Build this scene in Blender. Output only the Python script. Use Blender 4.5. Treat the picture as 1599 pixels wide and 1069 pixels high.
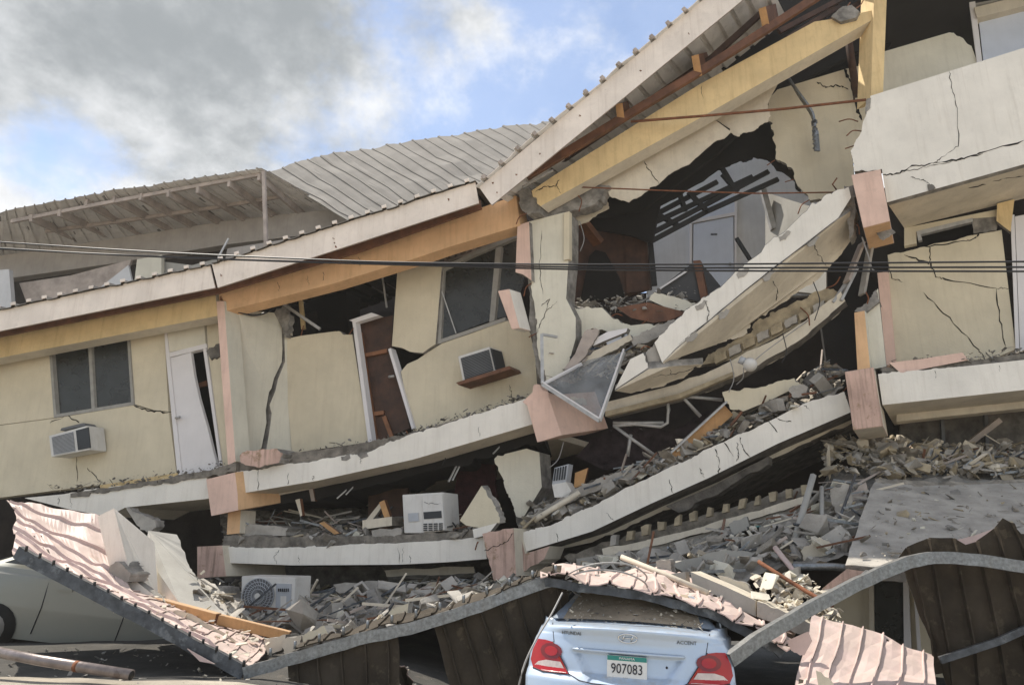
import bpy, bmesh, math, random
from mathutils import Vector, Matrix, noise
R = math.radians
random.seed(11)
scene = bpy.context.scene
for o in list(bpy.data.objects): bpy.data.objects.remove(o)
col = scene.collection

# ------------------------------------------------------------------ camera
W, H, FPX = 1599.0, 1069.0, 1150.0
YAW, PITCH = R(7.0), R(16.3)
CAM = Vector((1.39, -11.3, 1.7))
Fw = Vector((-math.sin(YAW)*math.cos(PITCH), math.cos(YAW)*math.cos(PITCH), math.sin(PITCH)))
Rt = Vector((math.cos(YAW), math.sin(YAW), 0))
Up = Rt.cross(Fw)
cd = bpy.data.cameras.new('camera'); cd.sensor_width = 36; cd.lens = 36*FPX/W
cd.clip_start = .05; cd.clip_end = 3000
cam = bpy.data.objects.new('camera', cd); col.objects.link(cam)
cam.matrix_world = Matrix((Rt, Up, -Fw)).transposed().to_4x4(); cam.location = CAM
scene.camera = cam

def ray(px, py): return (Fw*FPX + Rt*(px-W/2) - Up*(py-H/2)).normalized()
def P(px, py, Y=0.0):
    """a point of the facade survey: seen at px,py in the photograph, Y metres behind the slab edge line"""
    d = ray(px, py); t = (Y-CAM.y)/d.y
    return CAM + d*t

# ------------------------------------------------------------------ sun + sky
SUN_EL, SUN_AZ = R(63), R(-60)          # azimuth from +Y (behind the building) towards -X (left)
sdir = Vector((math.sin(SUN_AZ)*math.cos(SUN_EL), math.cos(SUN_AZ)*math.cos(SUN_EL), math.sin(SUN_EL)))
sl = bpy.data.lights.new('sun', 'SUN'); sl.energy = 4.2; sl.angle = R(.6); sl.color = (1, .94, .84)
so = bpy.data.objects.new('sun', sl); col.objects.link(so)
so.rotation_euler = (-sdir).to_track_quat('-Z', 'Y').to_euler()
so.location = (0, 0, 30)
world = bpy.data.worlds.new('World'); scene.world = world; world.use_nodes = True
wn, wl = world.node_tree.nodes, world.node_tree.links
wn.clear()
def wnode(t, **k):
    n = wn.new(t)
    for a, v in k.items(): setattr(n, a, v)
    return n
wout = wnode('ShaderNodeOutputWorld'); wbg = wnode('ShaderNodeBackground'); wbg.inputs[1].default_value = .12
sky = wnode('ShaderNodeTexSky', sky_type='NISHITA', sun_disc=False)
sky.sun_elevation = SUN_EL; sky.sun_rotation = -SUN_AZ if False else SUN_AZ
sky.air_density = 1.0; sky.dust_density = .6; sky.ozone_density = 1.4
tc = wnode('ShaderNodeTexCoord')
def wmath(op, a, b=None, c=None, clamp=False):
    n = wnode('ShaderNodeMath', operation=op); n.use_clamp = clamp
    for i, v in enumerate((a, b, c)):
        if v is None: continue
        if isinstance(v, (int, float)): n.inputs[i].default_value = v
        else: wl.new(v, n.inputs[i])
    return n.outputs[0]
def wnoise(scale, detail, rough, off=(0, 0, 0), dist=0.0, stretch=(1, 1, 1.35)):
    m = wnode('ShaderNodeMapping'); m.inputs[1].default_value = off; m.inputs[3].default_value = stretch
    wl.new(tc.outputs['Generated'], m.inputs[0])
    n = wnode('ShaderNodeTexNoise'); n.inputs['Scale'].default_value = scale; n.inputs['Detail'].default_value = detail
    n.inputs['Roughness'].default_value = rough; n.inputs['Distortion'].default_value = dist
    wl.new(m.outputs[0], n.inputs['Vector']); return n.outputs['Fac']
def wblob(px, py, rad):
    """soft round patch of sky around a compass direction"""
    d = ray(px, py); v = wnode('ShaderNodeVectorMath', operation='DISTANCE')
    wl.new(tc.outputs['Generated'], v.inputs[0]); v.inputs[1].default_value = d
    mr = wnode('ShaderNodeMapRange', interpolation_type='SMOOTHSTEP'); wl.new(v.outputs['Value'], mr.inputs[0])
    mr.inputs[1].default_value = rad; mr.inputs[2].default_value = rad*.15; mr.inputs[3].default_value = 0; mr.inputs[4].default_value = 1
    return mr.outputs[0]
cover = wmath('ADD', wmath('MULTIPLY', wnoise(3.1, 9, .6, (1.3, .4, 2.2), .1), .80), wmath('MULTIPLY', wnoise(8.5, 9, .62, (3.3, 1.4, 5.2), .1), .20))
cover = wmath('ADD', cover, wmath('MULTIPLY', wblob(250, 120, .50), .085))
cover = wmath('ADD', cover, wmath('MULTIPLY', wblob(60, 350, .26), .10))
cover = wmath('SUBTRACT', cover, wmath('MULTIPLY', wblob(930, 130, .26), .05))
cover = wmath('SUBTRACT', cover, wmath('MULTIPLY', wblob(100, 232, .12), .20))
cr = wnode('ShaderNodeMapRange', interpolation_type='SMOOTHSTEP'); wl.new(cover, cr.inputs[0])
cr.inputs[1].default_value = .43; cr.inputs[2].default_value = .58; cr.inputs[3].default_value = .16
shade = wmath('ADD', wmath('MULTIPLY', wnoise(3.4, 9, .6, (4.1, 2.2, .7), .1), .84), wmath('MULTIPLY', wnoise(9, 9, .6, (7.1, 4.2, 1.7), .1), .16))
shade = wmath('ADD', shade, wmath('MULTIPLY', wblob(290, 110, .40), .12))
shade = wmath('SUBTRACT', shade, wmath('MULTIPLY', wblob(200, 330, .22), .12))
sr = wnode('ShaderNodeMapRange', interpolation_type='SMOOTHSTEP'); wl.new(shade, sr.inputs[0])
sr.inputs[1].default_value = .42; sr.inputs[2].default_value = .74
cc = wnode('ShaderNodeMix', data_type='RGBA'); wl.new(sr.outputs[0], cc.inputs[0])
cc.inputs[6].default_value = (5.7, 5.75, 5.85, 1); cc.inputs[7].default_value = (2.0, 2.15, 2.25, 1)
skyc = wnode('ShaderNodeMix', data_type='RGBA', blend_type='MIX'); wl.new(cr.outputs[0], skyc.inputs[0])
skb = wnode('ShaderNodeMix', data_type='RGBA', blend_type='MULTIPLY'); skb.inputs[0].default_value = 1
wl.new(sky.outputs[0], skb.inputs[6]); skb.inputs[7].default_value = (1.0, 1.0, 1.0, 1)
wl.new(skb.outputs[2], skyc.inputs[6]); wl.new(cc.outputs[2], skyc.inputs[7])
wl.new(skyc.outputs[2], wbg.inputs[0]); wl.new(wbg.outputs[0], wout.inputs[0])
scene.view_settings.view_transform = 'Standard'; scene.view_settings.look = 'None'
scene.view_settings.gamma = 1; scene.view_settings.use_curve_mapping = False
scene.view_settings.exposure = 0.74
scene.render.engine = 'CYCLES'

# ------------------------------------------------------------------ materials
MATS = {}
DUST = (.33, .29, .24)
def M(name, c, rough=.85, var=.18, scale=2.2, dust=0., bump=.2, metal=0., streak=0., streakc=(.12, .09, .07), spots=0., spotc=(.25, .2, .16), spec=.4, fine=38., back=None):
    m = bpy.data.materials.new(name); m.use_nodes = True; MATS[name] = m
    nt = m.node_tree; n, l = nt.nodes, nt.links; b = n['Principled BSDF']
    g = n.new('ShaderNodeNewGeometry')
    def noi(sc, det=6, r=.6, mp=None, off=0):
        mm = n.new('ShaderNodeMapping'); l.new(g.outputs['Position'], mm.inputs[0])
        mm.inputs[3].default_value = mp or (1, 1, 1); mm.inputs[1].default_value = (off, off*.7, off*.3)
        t = n.new('ShaderNodeTexNoise'); t.inputs['Scale'].default_value = sc; t.inputs['Detail'].default_value = det
        t.inputs['Roughness'].default_value = r; l.new(mm.outputs[0], t.inputs['Vector']); return t.outputs['Fac']
    def rng(x, a, bb, lo=0., hi=1.):
        q = n.new('ShaderNodeMapRange'); l.new(x, q.inputs[0])
        for i, v in enumerate((a, bb, lo, hi)): q.inputs[1+i].default_value = v
        return q.outputs[0]
    def mix(f, a, bb):
        q = n.new('ShaderNodeMix'); q.data_type = 'RGBA'
        for i, v in ((0, f), (6, a), (7, bb)):
            if isinstance(v, tuple): q.inputs[i].default_value = v if len(v) == 4 else v+(1,)
            elif isinstance(v, float): q.inputs[i].default_value = v
            else: l.new(v, q.inputs[i])
        return q.outputs[2]
    lo = tuple(x*(1-var*1.3) for x in c); hi = tuple(min(.95, x*(1+var*.45)) for x in c)
    out = mix(rng(noi(scale), .33, .67), lo, hi)
    out = mix(rng(noi(fine, 4, .7, off=3), .62, .78, 0, .55), out, tuple(x*.62 for x in c))
    if streak:
        s = noi(3.2, 6, .66, (4.6, 4.6, .30), 7)
        out = mix(rng(s, .50, .70, 0, streak), out, streakc)
    if spots:
        s = noi(5.5, 7, .68, off=13)
        out = mix(rng(s, .56, .64, 0, spots), out, spotc)
    if dust:
        sep = n.new('ShaderNodeSeparateXYZ'); l.new(g.outputs['Normal'], sep.inputs[0])
        mu = n.new('ShaderNodeMath'); mu.operation = 'MULTIPLY'
        l.new(rng(sep.outputs[2], .35, .85, 0, dust), mu.inputs[0]); l.new(rng(noi(6.5, 6, .6, off=21), .3, .55, .3, 1), mu.inputs[1])
        out = mix(mu.outputs[0], out, DUST)
    l.new(out, b.inputs['Base Color'])
    b.inputs['Roughness'].default_value = rough; b.inputs['Metallic'].default_value = metal
    b.inputs['Specular IOR Level'].default_value = spec
    if bump:
        bp = n.new('ShaderNodeBump'); bp.inputs['Strength'].default_value = bump; bp.inputs['Distance'].default_value = .02
        l.new(noi(fine*.8, 5, .7, off=5), bp.inputs['Height']); l.new(bp.outputs[0], b.inputs['Normal'])
    return m
M('white_paint', (.82, .775, .69), var=.09, scale=1.4, dust=.8, bump=.18, streak=.24, streakc=(.48, .42, .34), spots=.08, spotc=(.45, .42, .38))
M('pale_paint', (.71, .67, .55), var=.10, scale=1.4, dust=.6, bump=.20, streak=.20, streakc=(.40, .36, .28), spots=.10, spotc=(.45, .42, .36))
M('cream_paint', (.68, .605, .45), var=.10, scale=1.4, dust=.5, bump=.20, streak=.24, streakc=(.47, .40, .28), spots=.12, spotc=(.5, .43, .3))
M('soffit_paint', (.66, .59, .47), var=.12, dust=.5, bump=.12, streak=.2, streakc=(.36, .28, .2), spots=.2, spotc=(.35, .3, .24))
M('yellow_paint', (.75, .56, .29), var=.12, dust=.5, bump=.10, streak=.3, streakc=(.36, .23, .10), spots=.15, spotc=(.40, .27, .13))
M('orange_paint', (.73, .46, .25), var=.12, dust=.5, bump=.10, streak=.28, streakc=(.36, .19, .09), spots=.15, spotc=(.38, .22, .12))
M('peach_paint', (.75, .53, .43), var=.10, dust=.5, bump=.12, streak=.25, streakc=(.36, .22, .17), spots=.15, spotc=(.4, .28, .22))
M('worn_peach', (.60, .41, .33), var=.2, dust=.6, bump=.35, streak=.65, streakc=(.13, .085, .06), spots=.95, spotc=(.30, .20, .12))
M('slope_dust', (.27, .25, .22), var=.35, scale=2.5, bump=.8, spots=.4, spotc=(.16, .145, .125), fine=24)
M('fascia_paint', (.84, .75, .66), var=.10, dust=.5, bump=.06, streak=.25, streakc=(.42, .33, .26), spots=.15, spotc=(.42, .34, .28))
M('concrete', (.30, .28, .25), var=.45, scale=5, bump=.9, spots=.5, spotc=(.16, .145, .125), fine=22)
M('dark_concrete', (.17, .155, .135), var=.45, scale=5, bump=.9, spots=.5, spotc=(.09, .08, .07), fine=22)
M('dusty_concrete', (.40, .37, .325), var=.25, scale=3, bump=.6, spots=.3, spotc=(.23, .21, .19), fine=26)
M('dust_brown', (.32, .285, .235), var=.4, scale=6, bump=.9, spots=.4, spotc=(.13, .115, .095), fine=24)
M('block_tan', (.40, .33, .22), var=.3, scale=5, bump=.5, dust=.5, spots=.3, spotc=(.24, .2, .15))
M('crack_dark', (.018, .016, .014), rough=1, bump=0)
M('dark_wood', (.075, .035, .02), rough=.6, var=.4, scale=4, bump=.2, streak=.4, streakc=(.03, .015, .01))
M('brown_wood', (.17, .072, .035), rough=.6, var=.35, scale=4, bump=.25, streak=.4, streakc=(.06, .03, .018), dust=.4)
M('timber', (.53, .30, .13), rough=.75, var=.2, scale=3, bump=.3, streak=.3, streakc=(.3, .16, .07), dust=.4)
M('rafter_wood', (.46, .39, .34), rough=.8, var=.25, scale=3, bump=.3)
M('rust', (.22, .085, .04), rough=.9, var=.35, scale=9, bump=.5)
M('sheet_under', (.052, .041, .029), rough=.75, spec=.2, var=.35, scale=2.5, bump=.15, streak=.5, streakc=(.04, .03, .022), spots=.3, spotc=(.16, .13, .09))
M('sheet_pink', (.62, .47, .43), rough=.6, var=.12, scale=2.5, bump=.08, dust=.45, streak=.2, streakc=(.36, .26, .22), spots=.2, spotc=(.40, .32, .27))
M('roof_sheet_top', (.25, .235, .215), rough=.9, spec=.1, var=.12, scale=1.5, bump=.05, streak=.3, streakc=(.26, .22, .19), spots=.15, spotc=(.3, .26, .22))
M('roof_sheet_under', (.74, .71, .67), rough=.7, var=.15, scale=1.5, bump=.05, spots=.2, spotc=(.2, .17, .15))
M('galvanised', (.25, .265, .275), rough=.42, var=.3, scale=34, bump=.12, metal=.7, spots=.35, spotc=(.14, .15, .16), dust=.25, streak=.3, streakc=(.12, .11, .10))
M('dark_steel', (.09, .10, .115), rough=.45, var=.4, scale=9, bump=.15, metal=.6, spots=.5, spotc=(.24, .26, .28), dust=.2)
M('aluminium', (.46, .45, .43), rough=.5, var=.2, scale=8, bump=.08, metal=.4, dust=.4)
M('black_metal', (.016, .015, .014), rough=.6, var=.3, bump=.1)
M('white_door', (.74, .71, .70), rough=.55, var=.05, bump=.03, streak=.1, streakc=(.5, .45, .43))
M('blue_white', (.62, .66, .74), rough=.6, var=.06, bump=.04, streak=.12, streakc=(.45, .46, .5))
M('grey_wall', (.37, .355, .32), var=.12, bump=.1, streak=.2, streakc=(.22, .2, .18))
M('far_wall', (.40, .365, .33), var=.12, bump=.1, streak=.3, streakc=(.24, .21, .19))
M('far_white', (.62, .62, .62), var=.08, bump=.05, streak=.2, streakc=(.4, .38, .36))
M('interior', (.034, .026, .022), var=.4, bump=.2, rough=1)  # unlit rooms: shade put into the wall colour
M('plastic_white', (.66, .64, .60), rough=.5, var=.08, bump=.03, dust=.5, streak=.25, streakc=(.42, .37, .3), spots=.2, spotc=(.42, .38, .32))
M('plastic_grey', (.42, .44, .47), rough=.5, var=.15, bump=.05, dust=.5, spots=.3, spotc=(.34, .33, .31))
M('grille_dark', (.035, .04, .045), rough=.6, var=.2, bump=.05)
M('grille_grey', (.16, .165, .17), rough=.6, var=.2, bump=.05)
M('fabric_dark', (.035, .025, .028), rough=1, var=.5, scale=7, bump=.3)
M('maroon_cloth', (.05, .016, .018), rough=1, var=.4, scale=7, bump=.3)
M('asphalt', (.075, .07, .062), rough=.95, var=.3, scale=1.3, bump=.8, spots=.35, spotc=(.15, .13, .105), fine=75)  # dark tone takes in the shade under the canopy
M('sunlit_tan', (.42, .37, .30), rough=.95, var=.3, scale=1.3, bump=.9, spots=.4, spotc=(.22, .19, .15), fine=70)  # sunlit tone of the open ground put into the colour
M('warm_wood', (.27, .115, .05), rough=.6, var=.3, scale=4, bump=.25, streak=.4, streakc=(.12, .05, .025))
M('wire_black', (.02, .02, .022), rough=.5, var=.1, bump=0)
M('wire_grey', (.30, .29, .28), rough=.6, var=.1, bump=0)
M('teal_plastic', (.10, .26, .24), rough=.5, var=.15, bump=.05)
M('hollow_dark', (.017, .0155, .0145), rough=1, bump=.2)  # near-black, the shade of the voids put into the colour
M('sofa_vinyl', (.045, .043, .042), rough=.5, var=.3, bump=.1)
def glassmat(name, tint, alpha, rough=.12):
    m = bpy.data.materials.new(name); m.use_nodes = True; MATS[name] = m
    n, l = m.node_tree.nodes, m.node_tree.links; b = n['Principled BSDF']; b.inputs['Base Color'].default_value = tint+(1,)
    b.inputs['Roughness'].default_value = rough; b.inputs['Alpha'].default_value = alpha; b.inputs['Specular IOR Level'].default_value = .5
    g = n.new('ShaderNodeNewGeometry'); t = n.new('ShaderNodeTexNoise'); t.inputs['Scale'].default_value = 4; t.inputs['Detail'].default_value = 6
    l.new(g.outputs['Position'], t.inputs['Vector'])
    q = n.new('ShaderNodeMapRange'); l.new(t.outputs['Fac'], q.inputs[0]); q.inputs[1].default_value = .3; q.inputs[2].default_value = .7
    q.inputs[3].default_value = max(0, alpha-.12); q.inputs[4].default_value = min(1, alpha+.12); l.new(q.outputs[0], b.inputs['Alpha'])
glassmat('dusty_glass', (.035, .037, .033), .84, .3)
glassmat('torn_glass', (.36, .37, .37), .30, .2)
M('frame_grey', (.34, .325, .29), rough=.5, var=.15, scale=8, bump=.08, dust=.3)
M('screed', (.235, .21, .175), var=.45, scale=6, bump=.9, spots=.5, spotc=(.12, .105, .09), fine=24)
M('wood_panel', (.085, .042, .026), rough=.7, var=.4, scale=4, bump=.2, streak=.4, streakc=(.035, .018, .012))

# ------------------------------------------------------------------ builders
BASE = {}
def tag(o, label=None, cat=None, group=None, kind=None):
    if label: o['label'] = label
    if cat: o['category'] = cat
    if group: o['group'] = group
    if kind: o['kind'] = kind
    return o
def thing(name, label, cat, base, group=None):
    o = bpy.data.objects.new(name, None); col.objects.link(o); o.location = base; o.empty_display_size = .2
    BASE[o.name] = Vector(base); return tag(o, label, cat, group)
def mk(name, verts, faces, mats, parent=None, fm=None, smooth=False, bevel=0.):
    vs = [Vector(v) for v in verts]
    if parent is not None: base = BASE[parent.name]
    else:
        lo = [min(v[i] for v in vs) for i in range(3)]; hi = [max(v[i] for v in vs) for i in range(3)]
        base = Vector(((lo[0]+hi[0])/2, (lo[1]+hi[1])/2, lo[2]))
    me = bpy.data.meshes.new(name); me.from_pydata([v-base for v in vs], [], faces)
    if not isinstance(mats, (list, tuple)): mats = [mats]
    for m in mats: me.materials.append(MATS[m])
    if fm: me.polygons.foreach_set('material_index', fm)
    if smooth: me.polygons.foreach_set('use_smooth', [True]*len(me.polygons))
    if bevel:
        bm = bmesh.new(); bm.from_mesh(me)
        bmesh.ops.bevel(bm, geom=bm.edges[:], offset=bevel, segments=1, affect='EDGES', clamp_overlap=True)
        bm.to_mesh(me); bm.free()
    me.update()
    o = bpy.data.objects.new(name, me); col.objects.link(o)
    if parent is not None: o.parent = parent
    else: o.location = base
    BASE[o.name] = base
    return o
IN = Vector((math.sin(R(24)), math.cos(R(24)), 0))     # the way the cross walls run
BACK = Vector((0, 1, 0))
def pts3(pts, Y): return [P(p[0], p[1], p[2] if len(p) > 2 else Y) if not isinstance(p, Vector) else p for p in pts]
def rag(pts, edges, n=6, amp=4., seed=1):
    """break the given edges (by start index) into uneven bits at two scales"""
    rr = random.Random(seed); out = []; n = n*3; lim = 1.15
    for i, p in enumerate(pts):
        out.append(p)
        if i in edges:
            q = pts[(i+1) % len(pts)]; L = math.hypot(q[0]-p[0], q[1]-p[1]) or 1
            nx, ny = -(q[1]-p[1])/L, (q[0]-p[0])/L; m = max(2, min(n, int(L/2.2))); base = 0
            for k in range(1, m):
                if (k-1) % 3 == 0: nb = rr.uniform(-amp, amp)
                base += (nb-base)*rr.uniform(.3, .9)
                t = (k+rr.uniform(-.4, .4))/m; d = base+rr.uniform(-lim, lim)*.45*min(1.6, amp)
                d *= min(1, 4*t, 4*(1-t)); r = [p[0]+(q[0]-p[0])*t+nx*d, p[1]+(q[1]-p[1])*t+ny*d]
                if len(p) > 2 and len(q) > 2: r.append(p[2]+(q[2]-p[2])*t)
                out.append(tuple(r))
    return out
def prism(name, pts, thick, mat, parent=None, Y=0., side=None, d=None, bevel=0., back=None):
    f = pts3(pts, Y); n = len(f); d = IN if d is None else d
    dv = d*thick
    nrm = Vector((0, 0, 0))
    for i in range(n): nrm += (f[i]-f[0]).cross(f[(i+1) % n]-f[0])
    if nrm.dot(dv) > 0: f.reverse()
    rj = random.Random(n*31+int(abs(f[0].x)*100))
    rough = side in ('concrete', 'dark_concrete', 'dusty_concrete') and n > 12
    b = [v+dv*(1+(rj.uniform(-.22, .05) if rough and thick < .5 else 0)) for v in f]
    faces = [list(range(n)), list(range(2*n-1, n-1, -1))]
    for i in range(n): faces.append([i, i+n, (i+1) % n+n, (i+1) % n][::1])
    fm = [0, 0 if back is None else 2]+[1 if side else 0]*n
    mats = [mat]+([side] if side else ([mat] if back else []))+([back] if back else [])
    return mk(name, f+b, faces, mats, parent, fm, bevel=bevel)
def bar(name, a, b, w, h, mat, parent=None, up=Vector((0, 0, 1)), bevel=0., ends=None):
    a, b = Vector(a), Vector(b); t = (b-a).normalized()
    s = t.cross(up)
    if s.length < 1e-4: s = t.cross(Vector((0, 1, 0)))
    s.normalize(); u = s.cross(t).normalized(); v = []
    for p in (a, b):
        for x, y in ((-1, -1), (1, -1), (1, 1), (-1, 1)): v.append(p+s*x*w/2+u*y*h/2)
    fs = [(3, 2, 1, 0), (4, 5, 6, 7), (0, 1, 5, 4), (1, 2, 6, 5), (2, 3, 7, 6), (3, 0, 4, 7)]
    return mk(name, v, fs, [mat]+([ends] if ends else []), parent, [1, 1, 0, 0, 0, 0] if ends else None, bevel=bevel)
def tube(name, pts, r, mat, parent=None, n=6, smooth=True, caps=True):
    pts = [Vector(p) for p in pts]; v = []; f = []
    ref = Vector((0, 0, 1))
    for i, p in enumerate(pts):
        t = (pts[min(i+1, len(pts)-1)]-pts[max(i-1, 0)]).normalized()
        if abs(t.dot(ref)) > .95: ref = Vector((0, 1, .1))
        s = t.cross(ref).normalized(); u = s.cross(t)
        rr = r[i] if isinstance(r, (list, tuple)) else r
        for k in range(n):
            a = 2*math.pi*k/n; v.append(p+s*math.cos(a)*rr+u*math.sin(a)*rr)
    for i in range(len(pts)-1):
        for k in range(n):
            a, b = i*n+k, i*n+(k+1) % n; f.append((a, b, b+n, a+n))
    if caps: f += [tuple(range(n-1, -1, -1)), tuple(range((len(pts)-1)*n, len(pts)*n))]
    return mk(name, v, f, mat, parent, smooth=smooth)
def spline(pts, n=8):
    """Catmull-Rom through points"""
    pts = [Vector(p) for p in pts]; q = [pts[0]*2-pts[1]]+pts+[pts[-1]*2-pts[-2]]; out = []
    for i in range(1, len(q)-2):
        for k in range(n):
            t = k/n; a, b, c, d = q[i-1], q[i], q[i+1], q[i+2]
            out.append(.5*((2*b)+(c-a)*t+(2*a-5*b+4*c-d)*t*t+(3*b-a-3*c+d)*t**3))
    out.append(pts[-1]); return out
def resample(pts, n):
    L = [0]
    for a, b in zip(pts, pts[1:]): L.append(L[-1]+(b-a).length)
    out = []; j = 0
    for k in range(n+1):
        s = L[-1]*k/n
        while j < len(pts)-2 and L[j+1] < s: j += 1
        t = (s-L[j])/max(1e-9, L[j+1]-L[j]); out.append(pts[j].lerp(pts[j+1], t))
    return out
def along(pts, u):
    L = [0]
    for a, b in zip(pts, pts[1:]): L.append(L[-1]+(b-a).length)
    s = L[-1]*min(1, max(0, u))
    for j in range(len(pts)-1):
        if L[j+1] >= s or j == len(pts)-2: return pts[j].lerp(pts[j+1], (s-L[j])/max(1e-9, L[j+1]-L[j]))
def sheet(name, A, B, ribs, rib_h, top, under, parent=None, nv=6, crumple=0., seed=0, face=Vector((0, -.3, 1)), ribw=.16):
    """a profiled metal sheet between two edge lines, ribs running from A to B; 'top' looks towards face"""
    A = [Vector(a) for a in A]; B = [Vector(b) for b in B]
    us = []
    for k in range(ribs):
        for o_, h_ in ((0, 0), (.5-ribw, 0), (.5-ribw*.55, 1), (.5+ribw*.55, 1), (.5+ribw, 0)): us.append(((k+o_)/ribs, h_))
    us.append((1, 0)); nu = len(us)
    a0, a1, b0, b1 = along(A, 0), along(A, 1), along(B, 0), along(B, 1)
    G = []
    for u, h in us:
        pa, pb = along(A, u), along(B, u); row = []
        for j in range(nv+1):
            p = pa.lerp(pb, j/nv)
            if crumple:
                q = p*1.7+Vector((seed*3.1, seed*1.7, 0)); e = Vector((noise.noise(q), noise.noise(q+Vector((9, 2, 5))), noise.noise(q+Vector((3, 7, 1)))))
                p = p+e*crumple+Vector((0, -.3, 1))*(crumple*1.1*(.35-abs(noise.noise(q*1.9+Vector((5, 1, 2))))*1.6))
            row.append(p)
        G.append(row)
    V = []; Vb = []
    for i, (u, h) in enumerate(us):
        for j in range(nv+1):
            i0, i1 = max(0, i-3), min(nu-1, i+3); tu = G[i1][j]-G[i0][j]
            j0, j1 = max(0, j-1), min(nv, j+1); tv = G[i][j1]-G[i][j0]
            nn = tu.cross(tv)
            if nn.length < 1e-9: nn = face.copy()
            nn.normalize()
            if nn.dot(face) < 0: nn = -nn
            V.append(G[i][j]+nn*h*rib_h); Vb.append(G[i][j]+nn*h*rib_h-face.normalized()*.011)
    n = len(V); F = []; fm = []
    flip = (G[-1][0]-G[0][0]).cross(G[0][-1]-G[0][0]).dot(face) < 0
    for i in range(nu-1):
        for j in range(nv):
            a, b, c, d = i*(nv+1)+j, (i+1)*(nv+1)+j, (i+1)*(nv+1)+j+1, i*(nv+1)+j+1
            q = (a, b, c, d) if not flip else (d, c, b, a)
            F.append(q); fm.append(0); F.append(tuple(x+n for x in q[::-1])); fm.append(1)
    def edge(lst):
        for a, b in zip(lst, lst[1:]): F.append((a, b, b+n, a+n)); fm.append(0)
    edge([i*(nv+1) for i in range(nu)]); edge([i*(nv+1)+nv for i in range(nu)])
    edge(list(range(nv+1))); edge([(nu-1)*(nv+1)+j for j in range(nv+1)])
    return mk(name, V+Vb, F, [top, under], parent, fm)
def crack(parent, pts, Y, w=1.6, seed=0, off=.004, name='crack', mat='crack_dark'):
    """an open split in a wall face: a thin uneven sliver just proud of the paint"""
    rr = random.Random(seed+len(pts)*7+int(pts[0][0])); q = []
    for i, p in enumerate(pts[:-1]):
        n_ = 6; b = pts[i+1]
        for k in range(n_):
            t = k/n_; j = 0 if k == 0 and i == 0 else 1
            q.append((p[0]+(b[0]-p[0])*t+rr.uniform(-1.6, 1.6)*j, p[1]+(b[1]-p[1])*t+rr.uniform(-1.6, 1.6)*j, (p[2]+(b[2]-p[2])*t) if len(p) > 2 else Y))
    l = pts[-1]; q.append((l[0], l[1], l[2] if len(l) > 2 else Y))
    L, Rr = [], []
    for i, p in enumerate(q):
        a, b = q[max(0, i-1)], q[min(len(q)-1, i+1)]; d = math.hypot(b[0]-a[0], b[1]-a[1]) or 1
        nx, ny = -(b[1]-a[1])/d, (b[0]-a[0])/d
        ww = w*rr.uniform(.15, 1.0)*(.25 if i in (0, len(q)-1) else 1)*.5
        L.append(P(p[0]+nx*ww, p[1]+ny*ww, p[2]-off)); Rr.append(P(p[0]-nx*ww, p[1]-ny*ww, p[2]-off))
    n = len(L); v = L+Rr; f = [(i, i+1, n+i+1, n+i) for i in range(n-1)]
    return mk(name, v, f, mat, parent)
CH = []
def chunk_proto(seed):
    rr = random.Random(seed); bm = bmesh.new()
    sx, sy, sz = 1, rr.uniform(.5, .95), rr.uniform(.3, .8)
    for i in range(16):
        bm.verts.new((rr.choice((-1, 1))*rr.uniform(.35, 1)*sx*.5, rr.choice((-1, 1))*rr.uniform(.35, 1)*sy*.5, rr.choice((-1, 1))*rr.uniform(.5, 1)*sz*.5))
    bmesh.ops.convex_hull(bm, input=bm.verts[:])
    for v in [v for v in bm.verts if not v.link_faces]: bm.verts.remove(v)
    bm.verts.index_update()
    r = ([v.co.copy() for v in bm.verts], [tuple(v.index for v in f.verts) for f in bm.faces]); bm.free(); return r
CH = [chunk_proto(s) for s in range(14)]
def rubble(name, places, mats, seed=0, label=None, parent=None, cat='rubble', flat=.8):
    """loose broken bits nobody could count, one mesh; places = (point, size)"""
    rr = random.Random(seed); V = []; F = []; fm = []
    for p, s in places:
        pv, pf = CH[rr.randrange(len(CH))]; fl = rr.random()
        rot = Matrix.Rotation(rr.uniform(0, 6.28), 3, 'Z') @ Matrix.Rotation(rr.uniform(-flat, flat), 3, 'X') @ Matrix.Rotation(rr.uniform(-flat, flat), 3, 'Y')
        sc = Vector((s*rr.uniform(.7, 1.6), s*rr.uniform(.6, 1.1), s*rr.uniform(.5, 1)))
        if fl < .14: sc = Vector((s*2.8, s*.35, s*.25))
        elif fl < .42: sc = Vector((s*1.7, s*1.2, s*.28))
        b = len(V); mi = int(rr.random()**1.6*len(mats))
        for v in pv: V.append(p+rot @ Vector((v.x*sc.x, v.y*sc.y, v.z*sc.z)))
        for f in pf: F.append(tuple(i+b for i in f)); fm.append(mi)
    o = mk(name, V, F, mats, parent, fm); tag(o, label, None if parent else cat, kind='stuff'); return o
def scatter(back, front, n, s0, s1, seed=0, lift=0., wob=.12):
    """random spots on the ruled surface between two edge lines (lists of (px,py,Y))"""
    rr = random.Random(seed); A = pts3(back, 0); B = pts3(front, 0); out = []
    for k in range(int(n*2.2)):
        u, v = rr.random(), rr.random(); p = along(A, u).lerp(along(B, u), v)
        p = p+Vector((rr.uniform(-wob, wob), rr.uniform(-wob, wob), rr.uniform(-wob*.3, wob*.7)+lift))
        out.append((p, s0*.6+(s1-s0*.6)*rr.random()**4))
    return out
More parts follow.
